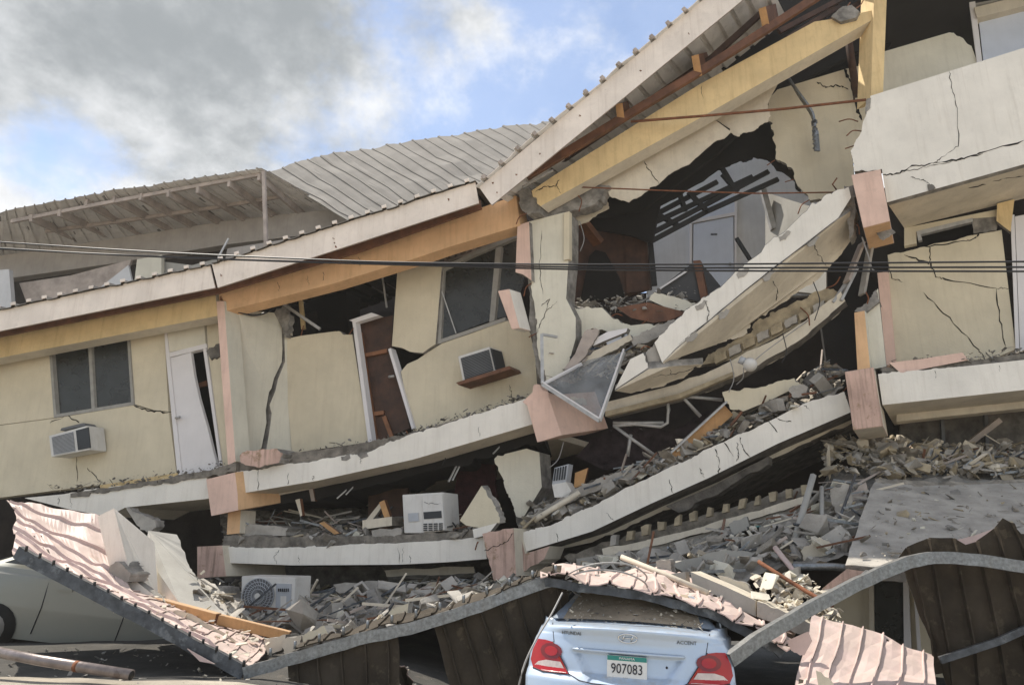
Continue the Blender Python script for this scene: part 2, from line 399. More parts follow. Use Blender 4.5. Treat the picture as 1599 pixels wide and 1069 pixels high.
def mound(name, back, front, mat, nu=60, nv=18, amp=.12, seed=0, parent=None, label=None, cat='rubble'):
    A = pts3(back, 0); B = pts3(front, 0); V = []; F = []
    for i in range(nu+1):
        a, b = along(A, i/nu), along(B, i/nu)
        for j in range(nv+1):
            p = a.lerp(b, j/nv); q = p*2.3+Vector((seed, 0, 0))
            V.append(p+Vector((0, 0, amp*(noise.noise(q)+.5*noise.noise(q*2.7)+.35*noise.noise(q*6)))))
    for i in range(nu):
        for j in range(nv):
            a = i*(nv+1)+j; F.append((a, a+nv+1, a+nv+2, a+1))
    o = mk(name, V, F, mat, parent); tag(o, label, None if parent else cat, kind='stuff'); return o

def sticks(name, places, mats, seed, label, lean=Vector((1, .1, .3)), spread=.8, L=(.25, 1.1), T=(.012, .035)):
    """splintered rods and laths, one mesh"""
    rr = random.Random(seed); V = []; F = []; fm = []
    for p, _ in places:
        t = (lean.normalized()+Vector((rr.uniform(-1, 1), rr.uniform(-1, 1), rr.uniform(-.7, .7)))*spread).normalized()
        l = rr.uniform(*L)*rr.random()**.5; w, h = rr.uniform(*T), rr.uniform(*T)
        s = t.cross(Vector((0, 0, 1))).normalized(); u = s.cross(t); b = len(V); mi = rr.randrange(len(mats))
        for e in (-.5, .5):
            for x, y in ((-1, -1), (1, -1), (1, 1), (-1, 1)): V.append(p+t*l*e+s*x*w/2+u*y*h/2+Vector((0, 0, .03)))
        for f in ((3, 2, 1, 0), (4, 5, 6, 7), (0, 1, 5, 4), (1, 2, 6, 5), (2, 3, 7, 6), (3, 0, 4, 7)): F.append(tuple(i+b for i in f)); fm.append(mi)
    return tag(mk(name, V, F, mats, None, fm), label, 'debris', kind='stuff')
# ------------------------------------------------------------------ ground
def gz(x, y):
    t = min(1, max(0, (1.2-x)/3.0)); t = t*t*(3-2*t)
    return .66*t
V = []; F = []
xs = [-900, -300, -100, -40, -20, -14]+[-10+.25*i for i in range(81)]+[14, 20, 40, 100, 300, 900]
ys = [-900, -200, -60, -25, -15]+[-12+.25*i for i in range(97)]+[15, 20, 40, 100, 300, 900]
for x in xs:
    for y in ys:
        q = Vector((x*1.3, y*1.3, 0)); V.append((x, y, gz(x, y)+(.03*noise.noise(q)+.012*noise.noise(q*4) if abs(x) < 12 and -13 < y < 13 else 0)))
for i in range(len(xs)-1):
    for j in range(len(ys)-1):
        a = i*len(ys)+j; F.append((a, a+len(ys), a+len(ys)+1, a+1))
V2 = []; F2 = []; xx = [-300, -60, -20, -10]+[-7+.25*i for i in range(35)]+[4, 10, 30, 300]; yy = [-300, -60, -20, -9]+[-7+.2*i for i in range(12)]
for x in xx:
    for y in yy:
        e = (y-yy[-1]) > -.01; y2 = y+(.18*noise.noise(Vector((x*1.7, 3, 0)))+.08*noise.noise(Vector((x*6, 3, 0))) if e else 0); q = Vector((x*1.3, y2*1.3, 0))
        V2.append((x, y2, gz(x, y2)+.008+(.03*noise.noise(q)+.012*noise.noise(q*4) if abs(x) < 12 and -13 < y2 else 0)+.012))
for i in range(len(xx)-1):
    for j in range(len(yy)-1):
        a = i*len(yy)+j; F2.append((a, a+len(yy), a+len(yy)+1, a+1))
tag(mk('sunlit_ground', V2, F2, 'sunlit_tan', smooth=True), kind='structure', label='tan gravel ground in front, coloured as sunlit')  # added strip, coloured as the sunlit part of the ground
tag(mk('ground', V, F, 'asphalt', smooth=True), kind='structure', label='dusty dark asphalt forecourt in front of the ruin, darkened as shade')

# ------------------------------------------------------------------ far wing behind (roof ripped up)
far = thing('rear_wing', 'far rear wing with wavy lifted metal roof, exposed rafters and dark openings', 'building', P(300, 600, 8)*1.0)
A = pts3([(-60, 345), (0, 331), (75, 316), (160, 300), (230, 290), (330, 274), (408, 261)], 5.6)
B = pts3([(-60, 425), (30, 405), (160, 385), (300, 365), (400, 350), (480, 341), (545, 337)], 8.4)
sheet('roof_sheet', A, B, 30, .04, 'roof_sheet_top', 'roof_sheet_under', far, nv=4, crumple=.04, face=Vector((0, 0, 1)), ribw=.1)
for a, b in (((48, 336), (130, 374)), ((92, 328), (177, 368)), ((134, 312), (228, 366)), ((177, 307), (277, 361)), ((219, 303), (316, 358)), ((262, 298), (358, 352)), ((308, 292), (398, 348)), ((357, 282), (440, 343)), ((404, 272), (480, 338))):
    bar('rafter', P(a[0], a[1]+4, 5.75), P(b[0], b[1]+3, 8.2), .09, .2, 'rafter_wood', far)
for l, Y in (([(18, 346), (150, 320), (300, 292), (405, 273)], 5.8), ([(72, 361), (200, 344), (330, 325), (445, 306)], 6.9)):
    q = pts3(l, Y)
    for a, b in zip(q, q[1:]): bar('purlin', a, b, .07, .1, 'rafter_wood', far)
bar('post', P(412, 268, 5.7), P(416, 400, 5.7), .09, .09, 'rafter_wood', far)
A = pts3([(412, 266, 8.4), (425, 268, 8.4), (480, 248, 8.6), (600, 227, 8.8), (700, 211, 9), (790, 197, 9.2), (860, 191, 9.4), (960, 186, 9.6)], 9)
B = pts3([(545, 345, 5.9), (575, 342, 5.9), (640, 330, 5.9), (760, 306, 5.9), (870, 290, 5.9), (960, 275, 5.9), (1040, 262, 5.9), (1120, 250, 5.9)], 6)
sheet('roof_sheet', A, B, 27, .03, 'roof_sheet_top', 'roof_sheet_top', far, nv=6, crumple=.05, face=Vector((0, -.6, 1)), ribw=.1)
prism('edge_beam', [(-60, 408), (170, 374), (350, 345), (600, 318), (600, 352), (350, 382), (185, 410), (-40, 442)], .3, 'far_wall', far, 7.7, d=BACK)
prism('wall', [(-60, 436), (620, 340), (620, 520), (-60, 560)], .2, 'interior', far, 8.0, d=BACK)
prism('wall_panel', [(-40, 425), (14, 420), (20, 500), (50, 560), (-40, 560)], .15, 'far_white', far, 6.5, d=BACK)
prism('wall_panel', [(214, 405), (252, 398), (252, 460), (206, 470)], .15, 'pale_paint', far, 6.5, d=BACK)
prism('wall_panel', [(200, 414), (206, 440), (180, 462), (148, 455)], .08, 'far_white', far, 6.45, d=BACK)
prism('fallen_ceiling', [(30, 442), (110, 430), (205, 405), (196, 430), (150, 480), (52, 500)], .08, 'rafter_wood', far, 6.9, d=BACK)
prism('wall_panel', [(252, 408), (300, 414), (345, 402), (345, 440), (255, 460)], .1, 'grey_wall', far, 6.7, d=BACK)
prism('wall_panel', [(355, 388), (480, 368), (600, 352), (600, 420), (345, 440)], .1, 'far_wall', far, 6.55, d=BACK)
bar('shutter_frame', P(357, 372, 6.3), P(341, 402, 6.3), .04, .04, 'far_white', far)
prism('side_wall', [(560, 335, 6.6), (560, 520, 6.6), (640, 520, 10), (640, 330, 10)], .15, 'far_wall', far, d=Vector((1, 0, 0)))

# ------------------------------------------------------------------ the wrecked main building
bld = thing('collapsed_building', 'wrecked cream apartment building sagging into a V, slabs cracked and leaning', 'building', Vector((0, 1, .5)))
# --- left block, upper storey: wall with window and door
WA = .5
w = prism('wall_panel', [(-300, 602), (76, 541), (84, 652), (-300, 702)], .15, 'cream_paint', bld, WA)
w = prism('wall_panel', [(-300, 703), (84, 653), (209, 632), (240, 642), (263, 643), (276, 741), (-300, 815)], .15, 'cream_paint', bld, WA)
crack(w, [(78, 660), (104, 648), (124, 660)], WA, 2.2); crack(w, [(136, 730), (150, 743), (157, 752)], WA, 1.5); crack(w, [(119, 710), (120, 752)], WA, 2.2)
crack(w, [(208, 632), (235, 642), (263, 644)], WA-.001, 2.6)
w = prism('wall_panel', [(201, 518), (256, 508), (263, 642), (240, 640), (208, 630)], .15, 'cream_paint', bld, WA+.012)
prism('wall_panel', [(322, 496), (340, 492), (358, 724), (348, 728), (325, 548)], .12, 'cream_paint', bld, WA)
prism('broken_infill', rag([(322, 548), (342, 536), (343, 556), (330, 562)], (0, 2), 4, 2), .1, 'dark_concrete', bld, WA-.03)
prism('skirting', [(156, 757), (276, 738), (278, 746), (157, 764)], .05, 'yellow_paint', bld, WA-.05)
win = prism('window_frame', [(76, 541), (200, 522), (201, 527), (79, 546)], .1, 'frame_grey', bld, WA-.01)
prism('window_frame', [(76, 541), (80, 541), (88, 648), (84, 651)], .1, 'frame_grey', bld, WA-.012)
prism('window_frame', [(137, 532), (142, 531), (148, 640), (143, 641)], .1, 'frame_grey', bld, WA-.014)
prism('window_frame', [(198, 523), (201, 522), (209, 631), (205, 632)], .1, 'frame_grey', bld, WA-.013)
prism('window_frame', [(84, 647), (208, 627), (209, 632), (84, 652)], .1, 'frame_grey', bld, WA-.011)
prism('window_pane', [(80, 546), (138, 537), (144, 638), (87, 647)], .02, 'dusty_glass', bld, WA+.05)
prism('window_pane', [(142, 536), (199, 527), (205, 628), (148, 638)], .02, 'dusty_glass', bld, WA+.03)
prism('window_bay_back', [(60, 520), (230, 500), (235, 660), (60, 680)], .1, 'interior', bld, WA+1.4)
prism('transom_panel', [(259, 513), (318, 497), (321, 537), (263, 550)], .05, 'pale_paint', bld, WA-.02)
prism('door_frame', [(256, 510), (260, 509), (264, 552), (284, 741), (277, 742), (259, 556)], .12, 'white_door', bld, WA-.03)
prism('door_frame', [(262, 551), (322, 536), (323, 543), (263, 558)], .1, 'white_door', bld, WA-.025)
prism('door_frame', [(317, 545), (322, 544), (347, 727), (343, 729)], .1, 'white_door', bld, WA-.02)
dr = prism('door', [(266, 559), (298, 550), (303, 585), (311, 622), (324, 668), (333, 705), (341, 733), (300, 741), (285, 741)], .05, 'white_door', bld, WA-.01)
tube('door_handle', [P(275, 652, WA-.01), P(275, 652, WA-.09), P(281, 651, WA-.1)], .022, 'aluminium', dr, 8)
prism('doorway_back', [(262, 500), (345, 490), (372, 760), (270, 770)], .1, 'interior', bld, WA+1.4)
prism('plank', [(308, 598), (322, 594), (323, 601), (310, 605)], .04, 'brown_wood', bld, WA+.2)
# column and cross wall
colm = prism('column', [(338, 470), (350, 470), (368, 720), (356, 726)], .3, 'peach_paint', bld, 0, side='pale_paint')
w = prism('cross_wall', [(351, 484, .12), (372, 487, .25), (402, 486, .5), (428, 488, .8), (440, 512, .88), (441, 545, .9), (440, 565, .9), (428, 590, .8), (424, 606, .78), (420, 612, .75), (415, 640, .72), (416, 660, .73), (408, 700, .66), (368, 722, .25)], .15, 'pale_paint', bld, side='concrete', d=Vector((-1, .3, 0)))
w = prism('cross_wall', [(444, 512, .9), (452, 530, .98), (460, 706, 1.0), (416, 702, .72), (422, 664, .8), (424, 645, .82), (421, 632, .8), (430, 610, .84), (434, 592, .86), (445, 565, .93)], .15, 'pale_paint', bld, side='concrete', d=Vector((-1, .3, 0)))
prism('crack_depth', [(395, 500, 1.2), (450, 500, 1.2), (450, 710, 1.2), (380, 710, 1.2)], .1, 'dark_concrete', bld)
# wall with the brown door, hanging panel, torn wall
WB = .95
prism('wall_panel', rag([(441, 530), (470, 524), (500, 520), (524, 517), (545, 522), (550, 522), (576, 690), (456, 707)], (3,), 4, 2, 3), .15, 'cream_paint', bld, WB, side='concrete')
w = prism('wall_panel', [(621, 416), (690, 412), (688, 440), (680, 537), (668, 545), (660, 551), (640, 549), (628, 543), (612, 540), (617, 470)], .13, 'cream_paint', bld, WB-.06, side='concrete')
w = prism('wall_panel', [(626, 580), (636, 568), (652, 561), (668, 550), (690, 536), (740, 519), (788, 501), (815, 500), (828, 520), (836, 560), (839, 605), (826, 626), (740, 648), (646, 674), (640, 650)], .15, 'cream_paint', bld, WB, side='concrete')
crack(w, [(795, 600), (800, 622)], WB, 1.2)
prism('door_frame', [(550, 501), (555, 500), (581, 690), (575, 692)], .12, 'white_door', bld, WB-.04)
prism('door_frame', [(545, 500), (580, 488), (592, 492), (556, 503)], .12, 'white_door', bld, WB-.05)
prism('door_frame', [(606, 545), (610, 543), (647, 668), (643, 670)], .14, 'white_door', bld, WB-.05)
dr = prism('door', [(557, 504), (613, 492), (611, 545), (640, 668), (586, 690)], .05, 'dark_wood', bld, WB+.18)
for a, b in (((563, 520), (588, 690)), ((566, 556), (605, 548)), ((575, 648), (600, 644)), ((600, 650), (612, 682))):
    bar('door_rail', P(a[0], a[1], WB+.15), P(b[0], b[1], WB+.15), .07, .07, 'warm_wood', dr)
tube('door_handle', [P(608, 588, WB+.1), P(609, 588, WB-.06), P(615, 587, WB-.07)], .025, 'aluminium', dr, 8)
win = prism('window_frame', [(689, 415), (694, 414), (688, 534), (683, 537)], .1, 'frame_grey', bld, WB-.01)
prism('window_frame', [(692, 416), (735, 395), (808, 364), (809, 370), (736, 401), (692, 422)], .1, 'frame_grey', bld, WB-.02)
prism('window_frame', [(684, 531), (789, 495), (789, 501), (684, 537)], .1, 'frame_grey', bld, WB-.015)
prism('window_frame', [(774, 387), (783, 384), (772, 500), (764, 503)], .1, 'frame_grey', bld, WB-.012)
prism('window_pane', [(694, 420), (776, 388), (766, 500), (688, 530)], .02, 'dusty_glass', bld, WB+.04)
prism('window_pane', [(782, 386), (812, 372), (818, 440), (800, 492), (772, 498)], .02, 'dusty_glass', bld, WB+.06)
bar('broken_mullion', P(690, 455, WB-.06), P(712, 520, WB-.03), .02, .02, 'aluminium', bld)
bar('curtain_rail', P(690, 412, WB+.5), P(812, 366, WB+.5), .05, .05, 'rafter_wood', bld)
cur = []
n = 46
for i in range(n+1):
    t = i/n; x = 660+160*t; y0 = 402-50*t
    cur.append((P(x, y0, WB+.55+.05*math.sin(i*1.9)), P(x+4, y0+30+6*math.sin(i*.7), WB+.6+.06*math.sin(i*1.9+.5))))
mk('curtain', [c[0] for c in cur]+[c[1] for c in cur], [(i, i+1, n+2+i, n+1+i) for i in range(n)], 'rafter_wood', bld)
# top-left corner of the opening: broken frame
bar('broken_mullion', P(444, 476, WB-.1), P(500, 514, WB), .07, .05, 'aluminium', bld)
bar('broken_mullion', P(447, 480, WB), P(454, 524, WB), .06, .06, 'soffit_paint', bld)
bar('broken_mullion', P(470, 470, WB+.3), P(474, 514, WB+.3), .07, .07, 'yellow_paint', bld)
bar('broken_mullion', P(596, 424, WB+.1), P(604, 480, WB+.1), .03, .03, 'aluminium', bld)
prism('broken_infill', rag([(428, 488), (446, 474), (452, 500), (446, 526), (440, 512)], (0, 1, 2), 4, 3), .12, 'concrete', bld, WB-.12)
tube('cable', spline([P(372, 487, .2), P(395, 492, .4), P(415, 488, .5), P(428, 480, .6)]), .018, 'wire_black', bld)
# room shell behind
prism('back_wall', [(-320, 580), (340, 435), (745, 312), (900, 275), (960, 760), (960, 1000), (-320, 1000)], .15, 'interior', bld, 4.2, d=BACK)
prism('room_wall', [(455, 500, 1.1), (455, 720, 1.1), (540, 700, 4.2), (540, 470, 4.2)], .12, 'interior', bld, d=Vector((-1, .2, 0)))
prism('wardrobe', [(476, 470), (540, 455), (545, 560), (480, 560)], .4, 'hollow_dark', bld, 2.4)
# column at the break, with peach face
w = prism('column', rag([(826, 346), (880, 332), (889, 333), (888, 400), (884, 466), (899, 496), (899, 528), (890, 560), (884, 582), (853, 597), (842, 560), (838, 515), (834, 470), (830, 438)], (8, 9, 10, 11, 12), 3, 3, 5), .35, 'pale_paint', bld, .15, side='concrete')
crack(w, [(846, 478), (858, 468), (846, 500), (839, 520)], .15, 1.5); crack(w, [(846, 360), (842, 420), (848, 460)], .15, 1.3); crack(w, [(870, 470), (850, 490)], .15, 1.2)
prism('column_face', [(808, 352), (826, 346), (830, 438), (822, 432), (816, 428), (805, 425)], .25, 'peach_paint', bld, .05, side='concrete')
prism('column_core', rag([(824, 432), (832, 436), (842, 520), (856, 596), (846, 600), (836, 560), (826, 500)], (0, 1, 2, 3, 4, 5, 6), 5, 3, 8), .3, 'concrete', bld, .25)
prism('jamb_edge', [(881, 332), (889, 330), (889, 404), (880, 406)], .1, 'cream_paint', bld, .1)
prism('low_wall', rag([(884, 468), (900, 482), (940, 480), (958, 498), (985, 508), (1010, 505), (1040, 512), (1000, 530), (965, 524), (940, 514), (925, 512), (905, 528), (898, 560), (890, 580), (870, 590)], (1, 3, 5, 7, 9, 11), 4, 3, 9), .2, 'pale_paint', bld, .35, side='concrete')
# --- roof edge of the left block
FY = -.55
fb = prism('fascia_board', [(-300, 549), (328, 414), (336, 449), (-300, 577)], .035, 'fascia_paint', bld, FY, side='rafter_wood', d=BACK)
fb = prism('fascia_board', [(331, 413), (742, 284), (748, 317), (500, 398), (340, 449)], .035, 'fascia_paint', bld, FY-.02, side='rafter_wood', d=BACK)
for x, y in ((345, 428), (520, 372), (524, 384), (522, 378), (700, 310)):
    crack(fb, [(x, y), (x+.8, y+2)], FY-.02, 2.2, name='nail_stain', mat='rust')
prism('eave_batten', [(-300, 573), (335, 444), (560, 378), (750, 312), (752, 325), (560, 393), (338, 458), (-300, 584)], .06, 'brown_wood', bld, FY+.3, d=BACK)
prism('roof_beam', [(-300, 577), (335, 448), (340, 493), (-300, 616)], .3, 'yellow_paint', bld, .05, side='soffit_paint')
w = prism('roof_beam', [(341, 452), (455, 424), (560, 388), (690, 346), (806, 305), (812, 352), (700, 386), (640, 406), (520, 443), (430, 466), (345, 487)], .3, 'orange_paint', bld, .04, side='orange_paint')
for x, y, x2, y2 in ((433, 440, 436, 455), (480, 430, 482, 446), (505, 424, 504, 438), (560, 400, 562, 416)): crack(w, [(x, y), (x2, y2)], .04, 1.0)
crack(w, [(344, 462), (348, 470), (349, 484)], .04, 5, mat='rust', name='rust_stain')
# roof sheets of the left block lying back from the fascia
tl = [(-300, 548), (-40, 492), (60, 471), (160, 450), (250, 431), (328, 414)]
def roof(tl, ribs, seed, rise=.12, depth=4.5, Y=FY-.06, lift=.03):
    A = [p+Vector((0, 0, lift)) for p in pts3(tl, Y)]; B = [p+Vector((IN.x*depth*.3, depth, depth*rise)) for p in A]
    for k in range(ribs):
        a = along(A, (k+.36)/ribs); b = along(A, (k+.64)/ribs); bar('rib_end', a+Vector((0, -.006, .032)), b+Vector((0, -.006, .032)), .02, .05, 'fascia_paint', bld)
    return sheet('roof_sheet', A, B, ribs, .055, 'roof_sheet_top', 'sheet_under', bld, nv=4, crumple=.02, seed=seed, face=Vector((0, 0, 1)), ribw=.14)
roof(tl, 26, 1); roof([(331, 413), (430, 381), (540, 347), (640, 315), (742, 283)], 16, 2, Y=FY-.08)
# --- the torn-up roof edge rising to the right
fb = prism('fascia_board', [(748, 292), (930, 140), (1094, 3), (1180, -70), (1240, -60), (1160, 0), (960, 164), (768, 320)], .035, 'fascia_paint', bld, -.75, side='rafter_wood', d=BACK)
for x, y in ((770, 285), (776, 300), (806, 272), (842, 240), (905, 180), (1000, 110), (1075, 52)): crack(fb, [(x, y), (x+.8, y+1.5)], -.75, 2.4, name='nail_stain', mat='rust')
A = pts3([(742, 292), (835, 213), (930, 135), (1020, 60), (1094, -2), (1180, -75)], -.82); A = [p+Vector((0, 0, .02)) for p in A]
B = [p+Vector((1.0, 2.1, .3)) for p in A]
for k in range(17): bar('rib_end', along(A, (k+.42)/17)+Vector((0, -.006, .03)), along(A, (k+.58)/17)+Vector((0, -.006, .03)), .03, .07, 'rafter_wood', bld)
sheet('roof_sheet', A, B, 17, .06, 'fascia_paint', 'roof_sheet_under', bld, nv=4, crumple=.03, seed=4, face=Vector((-.6, 0, 1)), ribw=.14)
q = pts3([(822, 276), (960, 192), (1090, 114), (1210, 38), (1300, -20)], -.35)
for a, b in zip(q, q[1:]): bar('purlin', a, b, .09, .13, 'brown_wood', bld)
q = pts3([(860, 262), (1000, 168), (1110, 92), (1190, 20)], .2)
for a, b in zip(q, q[1:]): bar('purlin', a, b, .08, .1, 'dark_wood', bld)
for x0, y0, x1, y1 in ((962, 160, 975, 188), (1082, 84, 1098, 122), (1187, 10, 1206, 44)):
    bar('rafter_end', P(x0+6, (y0+y1)/2, -.45), P(x0+22, (y0+y1)/2-6, .8), .12, (y1-y0)/110., 'brown_wood', bld, ends='timber')
w = prism('roof_beam', rag([(830, 298), (862, 276), (1092, 132), (1272, 34), (1300, 30), (1364, 16), (1362, 31), (1192, 128), (1080, 192), (844, 322)], (9,), 4, 3), .28, 'yellow_paint', bld, -.1, side='soffit_paint')
crack(w, [(836, 300), (850, 292), (868, 290), (874, 280)], -.1, 2.2); crack(w, [(868, 290), (876, 302)], -.1, 1.6); crack(w, [(1096, 134), (1097, 156)], -.1, 1.)
prism('beam_stump', rag([(808, 300), (826, 292), (846, 320), (842, 332), (824, 335), (812, 322)], (0, 1, 2, 3, 4, 5), 4, 3, 4), .3, 'concrete', bld, -.05)
prism('beam_stump', rag([(842, 322), (905, 292), (952, 290), (930, 318), (880, 335), (850, 345)], (0, 1, 2, 3, 4, 5), 4, 3, 6), .25, 'concrete', bld, .2)
prism('beam_stump', rag([(1298, 26), (1316, 10), (1330, 8), (1342, 18), (1336, 28), (1312, 34)], (0, 1, 3), 3, 1.2, 7), .2, 'concrete', bld, -.18)
# hanging soffit boards
prism('soffit_board', rag([(1000, 225), (1225, 112), (1202, 154), (1200, 190), (1175, 205), (1152, 213), (1138, 200), (1120, 188), (1090, 180)], (2, 3, 4, 5), 4, 3, 2), .03, 'soffit_paint', bld, .45, d=Vector((.2, 1, .3)))
w = prism('soffit_board', rag([(850, 318), (1074, 190), (1115, 186), (1142, 206), (1090, 244), (1028, 288), (982, 316), (952, 306), (950, 290), (906, 300)], (3, 4, 5, 6, 7), 4, 3, 3), .03, 'soffit_paint', bld, .3, d=Vector((.2, 1, .3)))
crack(w, [(1006, 252), (1016, 270), (1029, 288)], .3, 2.2)
prism('soffit_board', rag([(860, 330), (920, 305), (945, 300), (950, 325), (900, 352), (872, 345)], (2, 3, 4), 4, 3, 12), .03, 'soffit_paint', bld, .55)
# near-black upright cards added for the dark of the attic above the break
prism('attic_shade_card', [(880, 260), (1380, -60), (1380, 60), (1216, 145), (1120, 240), (1000, 330), (890, 345)], .08, 'hollow_dark', bld, 1.25)
prism('roof_shade_card', [(1150, -60), (1420, -60), (1420, 20), (1360, 120), (1210, 145), (1190, 60)], .08, 'hollow_dark', bld, 1.6)
# big torn cream wall at the back of the break
w = prism('wall_panel', rag([(1200, 155), (1214, 140), (1320, 108), (1356, 100), (1356, 190), (1342, 215), (1330, 240), (1336, 300), (1310, 310), (1264, 313), (1240, 278), (1236, 262), (1211, 248), (1208, 205), (1200, 185)], (8, 9, 10, 11, 12, 13), 4, 3, 6), .12, 'cream_paint', bld, 1.0, side='concrete')
crack(w, [(1275, 128), (1290, 137), (1308, 133), (1325, 140)], 1.0, 3); crack(w, [(1318, 108), (1330, 130), (1335, 160), (1346, 188)], 1.0, 6)
q = spline([P(1224, 110, .75), P(1246, 145, .7), P(1268, 178, .7), P(1273, 205, .7), P(1276, 236, .72)], 5)
for a, b in zip(q, q[1:]): bar('bent_stud', a, b, .10, .035, 'galvanised', bld)
for k in range(7): bar('bent_stud', P(1271+k*.4, 185+k*7, .68), P(1268+k*.4, 190+k*7, .62), .03, .015, 'galvanised', bld)
tube('post', [P(1322, 30, .8), P(1326, 70, .8), P(1338, 150, .85)], .07, 'dark_wood', bld, 6)
for a, b in (((1230, 60), (1310, 10)), ((1216, 50), (1330, -10)), ((1270, 50), (1350, 0))): bar('purlin', P(a[0], a[1], .2), P(b[0], b[1], .6), .06, .09, 'dark_wood', bld)
# --- room seen through the break
BY = 3.6
prism('back_wall', [(1010, 300), (1075, 240), (1180, 190), (1240, 190), (1290, 240), (1290, 460), (1010, 470)], .12, 'far_white', bld, BY+.02, d=BACK)
dr = prism('door', [(1083, 350), (1145, 338), (1146, 446), (1082, 446)], .05, 'blue_white', bld, BY-.05, d=BACK)
prism('door_frame', [(1077, 340), (1081, 339), (1080, 450), (1076, 450)], .08, 'white_door', bld, BY-.06, d=BACK)
prism('door_frame', [(1147, 302), (1151, 301), (1150, 450), (1147, 450)], .08, 'white_door', bld, BY-.065, d=BACK)
prism('door_frame', [(1081, 343), (1147, 331), (1147, 336), (1081, 348)], .08, 'white_door', bld, BY-.07, d=BACK)
prism('door_transom', [(1081, 318), (1147, 304), (1147, 331), (1081, 343)], .04, 'blue_white', bld, BY-.045, d=BACK)
tube('door_handle', [P(1140, 412, BY-.05), P(1140, 412, BY-.14)], .035, 'aluminium', dr, 8)
for k in range(5): prism('door_number', [(1110+k*2.1, 364.5), (1111.4+k*2.1, 364.2), (1111.4+k*2.1, 367), (1110+k*2.1, 367.3)], .01, 'grille_dark', dr, BY-.056, d=BACK)
prism('wall_return', [(1195, 300, 2.6), (1290, 330, 1.2), (1290, 460, 1.2), (1195, 450, 2.6)], .1, 'grey_wall', bld)
bar('door_jamb', P(1190, 292, 2.4), P(1208, 358, 2.4), .14, .1, 'aluminium', bld)
prism('wood_panel', [(888, 330), (1012, 372), (1016, 450), (985, 460), (888, 478)], .08, 'dark_wood', bld, 1.9)
prism('wood_panel', [(976, 366), (1010, 376), (1014, 440), (1016, 452), (978, 458)], .05, 'wood_panel', bld, 1.84)
bar('door_jamb', P(1013, 352, 1.75), P(1022, 446, 1.75), .05, .1, 'black_metal', bld)
prism('room_shade_card', rag([(905, 345), (960, 318), (1020, 300), (1190, 150), (1245, 140), (1250, 300), (1222, 268), (1185, 246), (1150, 252), (1120, 264), (1030, 320), (1018, 380), (985, 368), (930, 358)], (5, 6, 7, 8, 9), 4, 4, 3), .06, 'hollow_dark', bld, 1.5)  # another upright card, near-black for the unlit room
prism('archway', [(920, 400), (930, 390), (945, 394), (965, 430), (975, 462), (905, 474)], .05, 'hollow_dark', bld, 1.8)
bar('bent_post', P(896, 330, 1.0), P(935, 380, 1.4), .2, .12, 'brown_wood', bld)
for a, b in (((1018, 376), (1104, 330)), ((1014, 366), (1200, 268)), ((1012, 352), (1175, 276)), ((1014, 340), (1120, 284)), ((1104, 330), (1215, 280)), ((1018, 330), (1058, 352)), ((1075, 300), (1106, 332)), ((1128, 272), (1152, 300)), ((1060, 298), (1070, 330)), ((1120, 250), (1150, 300))):
    bar('ceiling_grid_bar', P(a[0], a[1], 1.55), P(b[0], b[1], 1.6), .06, .085, 'black_metal', bld)
bar('grid_stub', P(1150, 372, 1.4), P(1171, 405, 1.4), .07, .06, 'black_metal', bld)
# closing walls so that light does not leak behind the storeys
prism('back_wall', [(860, 470), (1320, 430), (1320, 900), (860, 930)], .15, 'interior', bld, 4.6, d=BACK)

prism('gap_back', [(1272, 430), (1292, 330), (1345, 322), (1420, 380), (1420, 700), (1300, 700), (1290, 560)], .1, 'hollow_dark', bld, 1.55, d=BACK)

for k, l in enumerate(([(838, 344, .25), (836, 330, .2), (842, 322, .15)], [(862, 338, .3), (866, 322, .3)], [(834, 440, .2), (822, 448, .1), (818, 462, .1)], [(838, 520, .2), (826, 526, .1)], [(1264, 312, 1.0), (1252, 320, .9), (1246, 334, .9)], [(1240, 280, 1.), (1226, 284, .9)], [(1210, 250, 1.), (1198, 258, .9)], [(1346, 205, -.2), (1332, 204, -.3), (1322, 212, -.3)], [(1338, 226, -.2), (1320, 232, -.3)], [(1340, 190, -.2), (1326, 186, -.2), (1310, 190, -.1)], [(950, 498, .4), (962, 490, .3), (972, 493, .3)], [(1000, 508, .4), (1012, 498, .3)], [(545, 522, .9), (552, 512, .85)], [(470, 524, .95), (474, 508, .9)], [(830, 330, 0), (812, 338, -.1), (806, 350, -.1)], [(896, 300, .2), (908, 312, .1), (904, 330, .1)], [(1312, 26, -.1), (1328, 4, -.15)], [(1320, 24, -.1), (1342, 10, -.1), (1350, -4, -.1)])):
    tube('rebar', spline(pts3(l, 0), 4), .010, 'rust', bld, 5)
# --- slabs, corbels
def slab(pts, name='floor_slab', Y=0., depth=3.4, mat='white_paint', side='soffit_paint', edges=(), n=8, amp=2.5, seed=1, d=None):
    return prism(name, rag(pts, edges, n, amp, seed), depth, mat, bld, Y, side=side, d=d)
s = slab([(38, 777), (100, 771), (200, 757), (322, 738), (326, 778), (195, 792), (168, 806), (110, 795)], edges=(1, 2), depth=1.2)
crack(s, [(92, 776), (91, 788)], 0, 1.4); crack(s, [(110, 775), (112, 792)], 0, 1.2)
prism('slab_screed', rag([(110, 770), (255, 748), (350, 727), (368, 722), (368, 736), (322, 745), (200, 762), (110, 776)], (0, 1, 4, 5, 6), 9, 2.5, 4), .9, 'screed', bld, -.02)
top1 = [(370, 736), (437, 726), (535, 711), (574, 706), (637, 679), (692, 663), (760, 642), (829, 621)]
s = slab(top1+[(832, 662), (645, 717), (496, 750), (370, 771)], edges=(0, 1, 2, 3, 4, 5, 6), n=7, amp=2.2, seed=5, depth=.5)
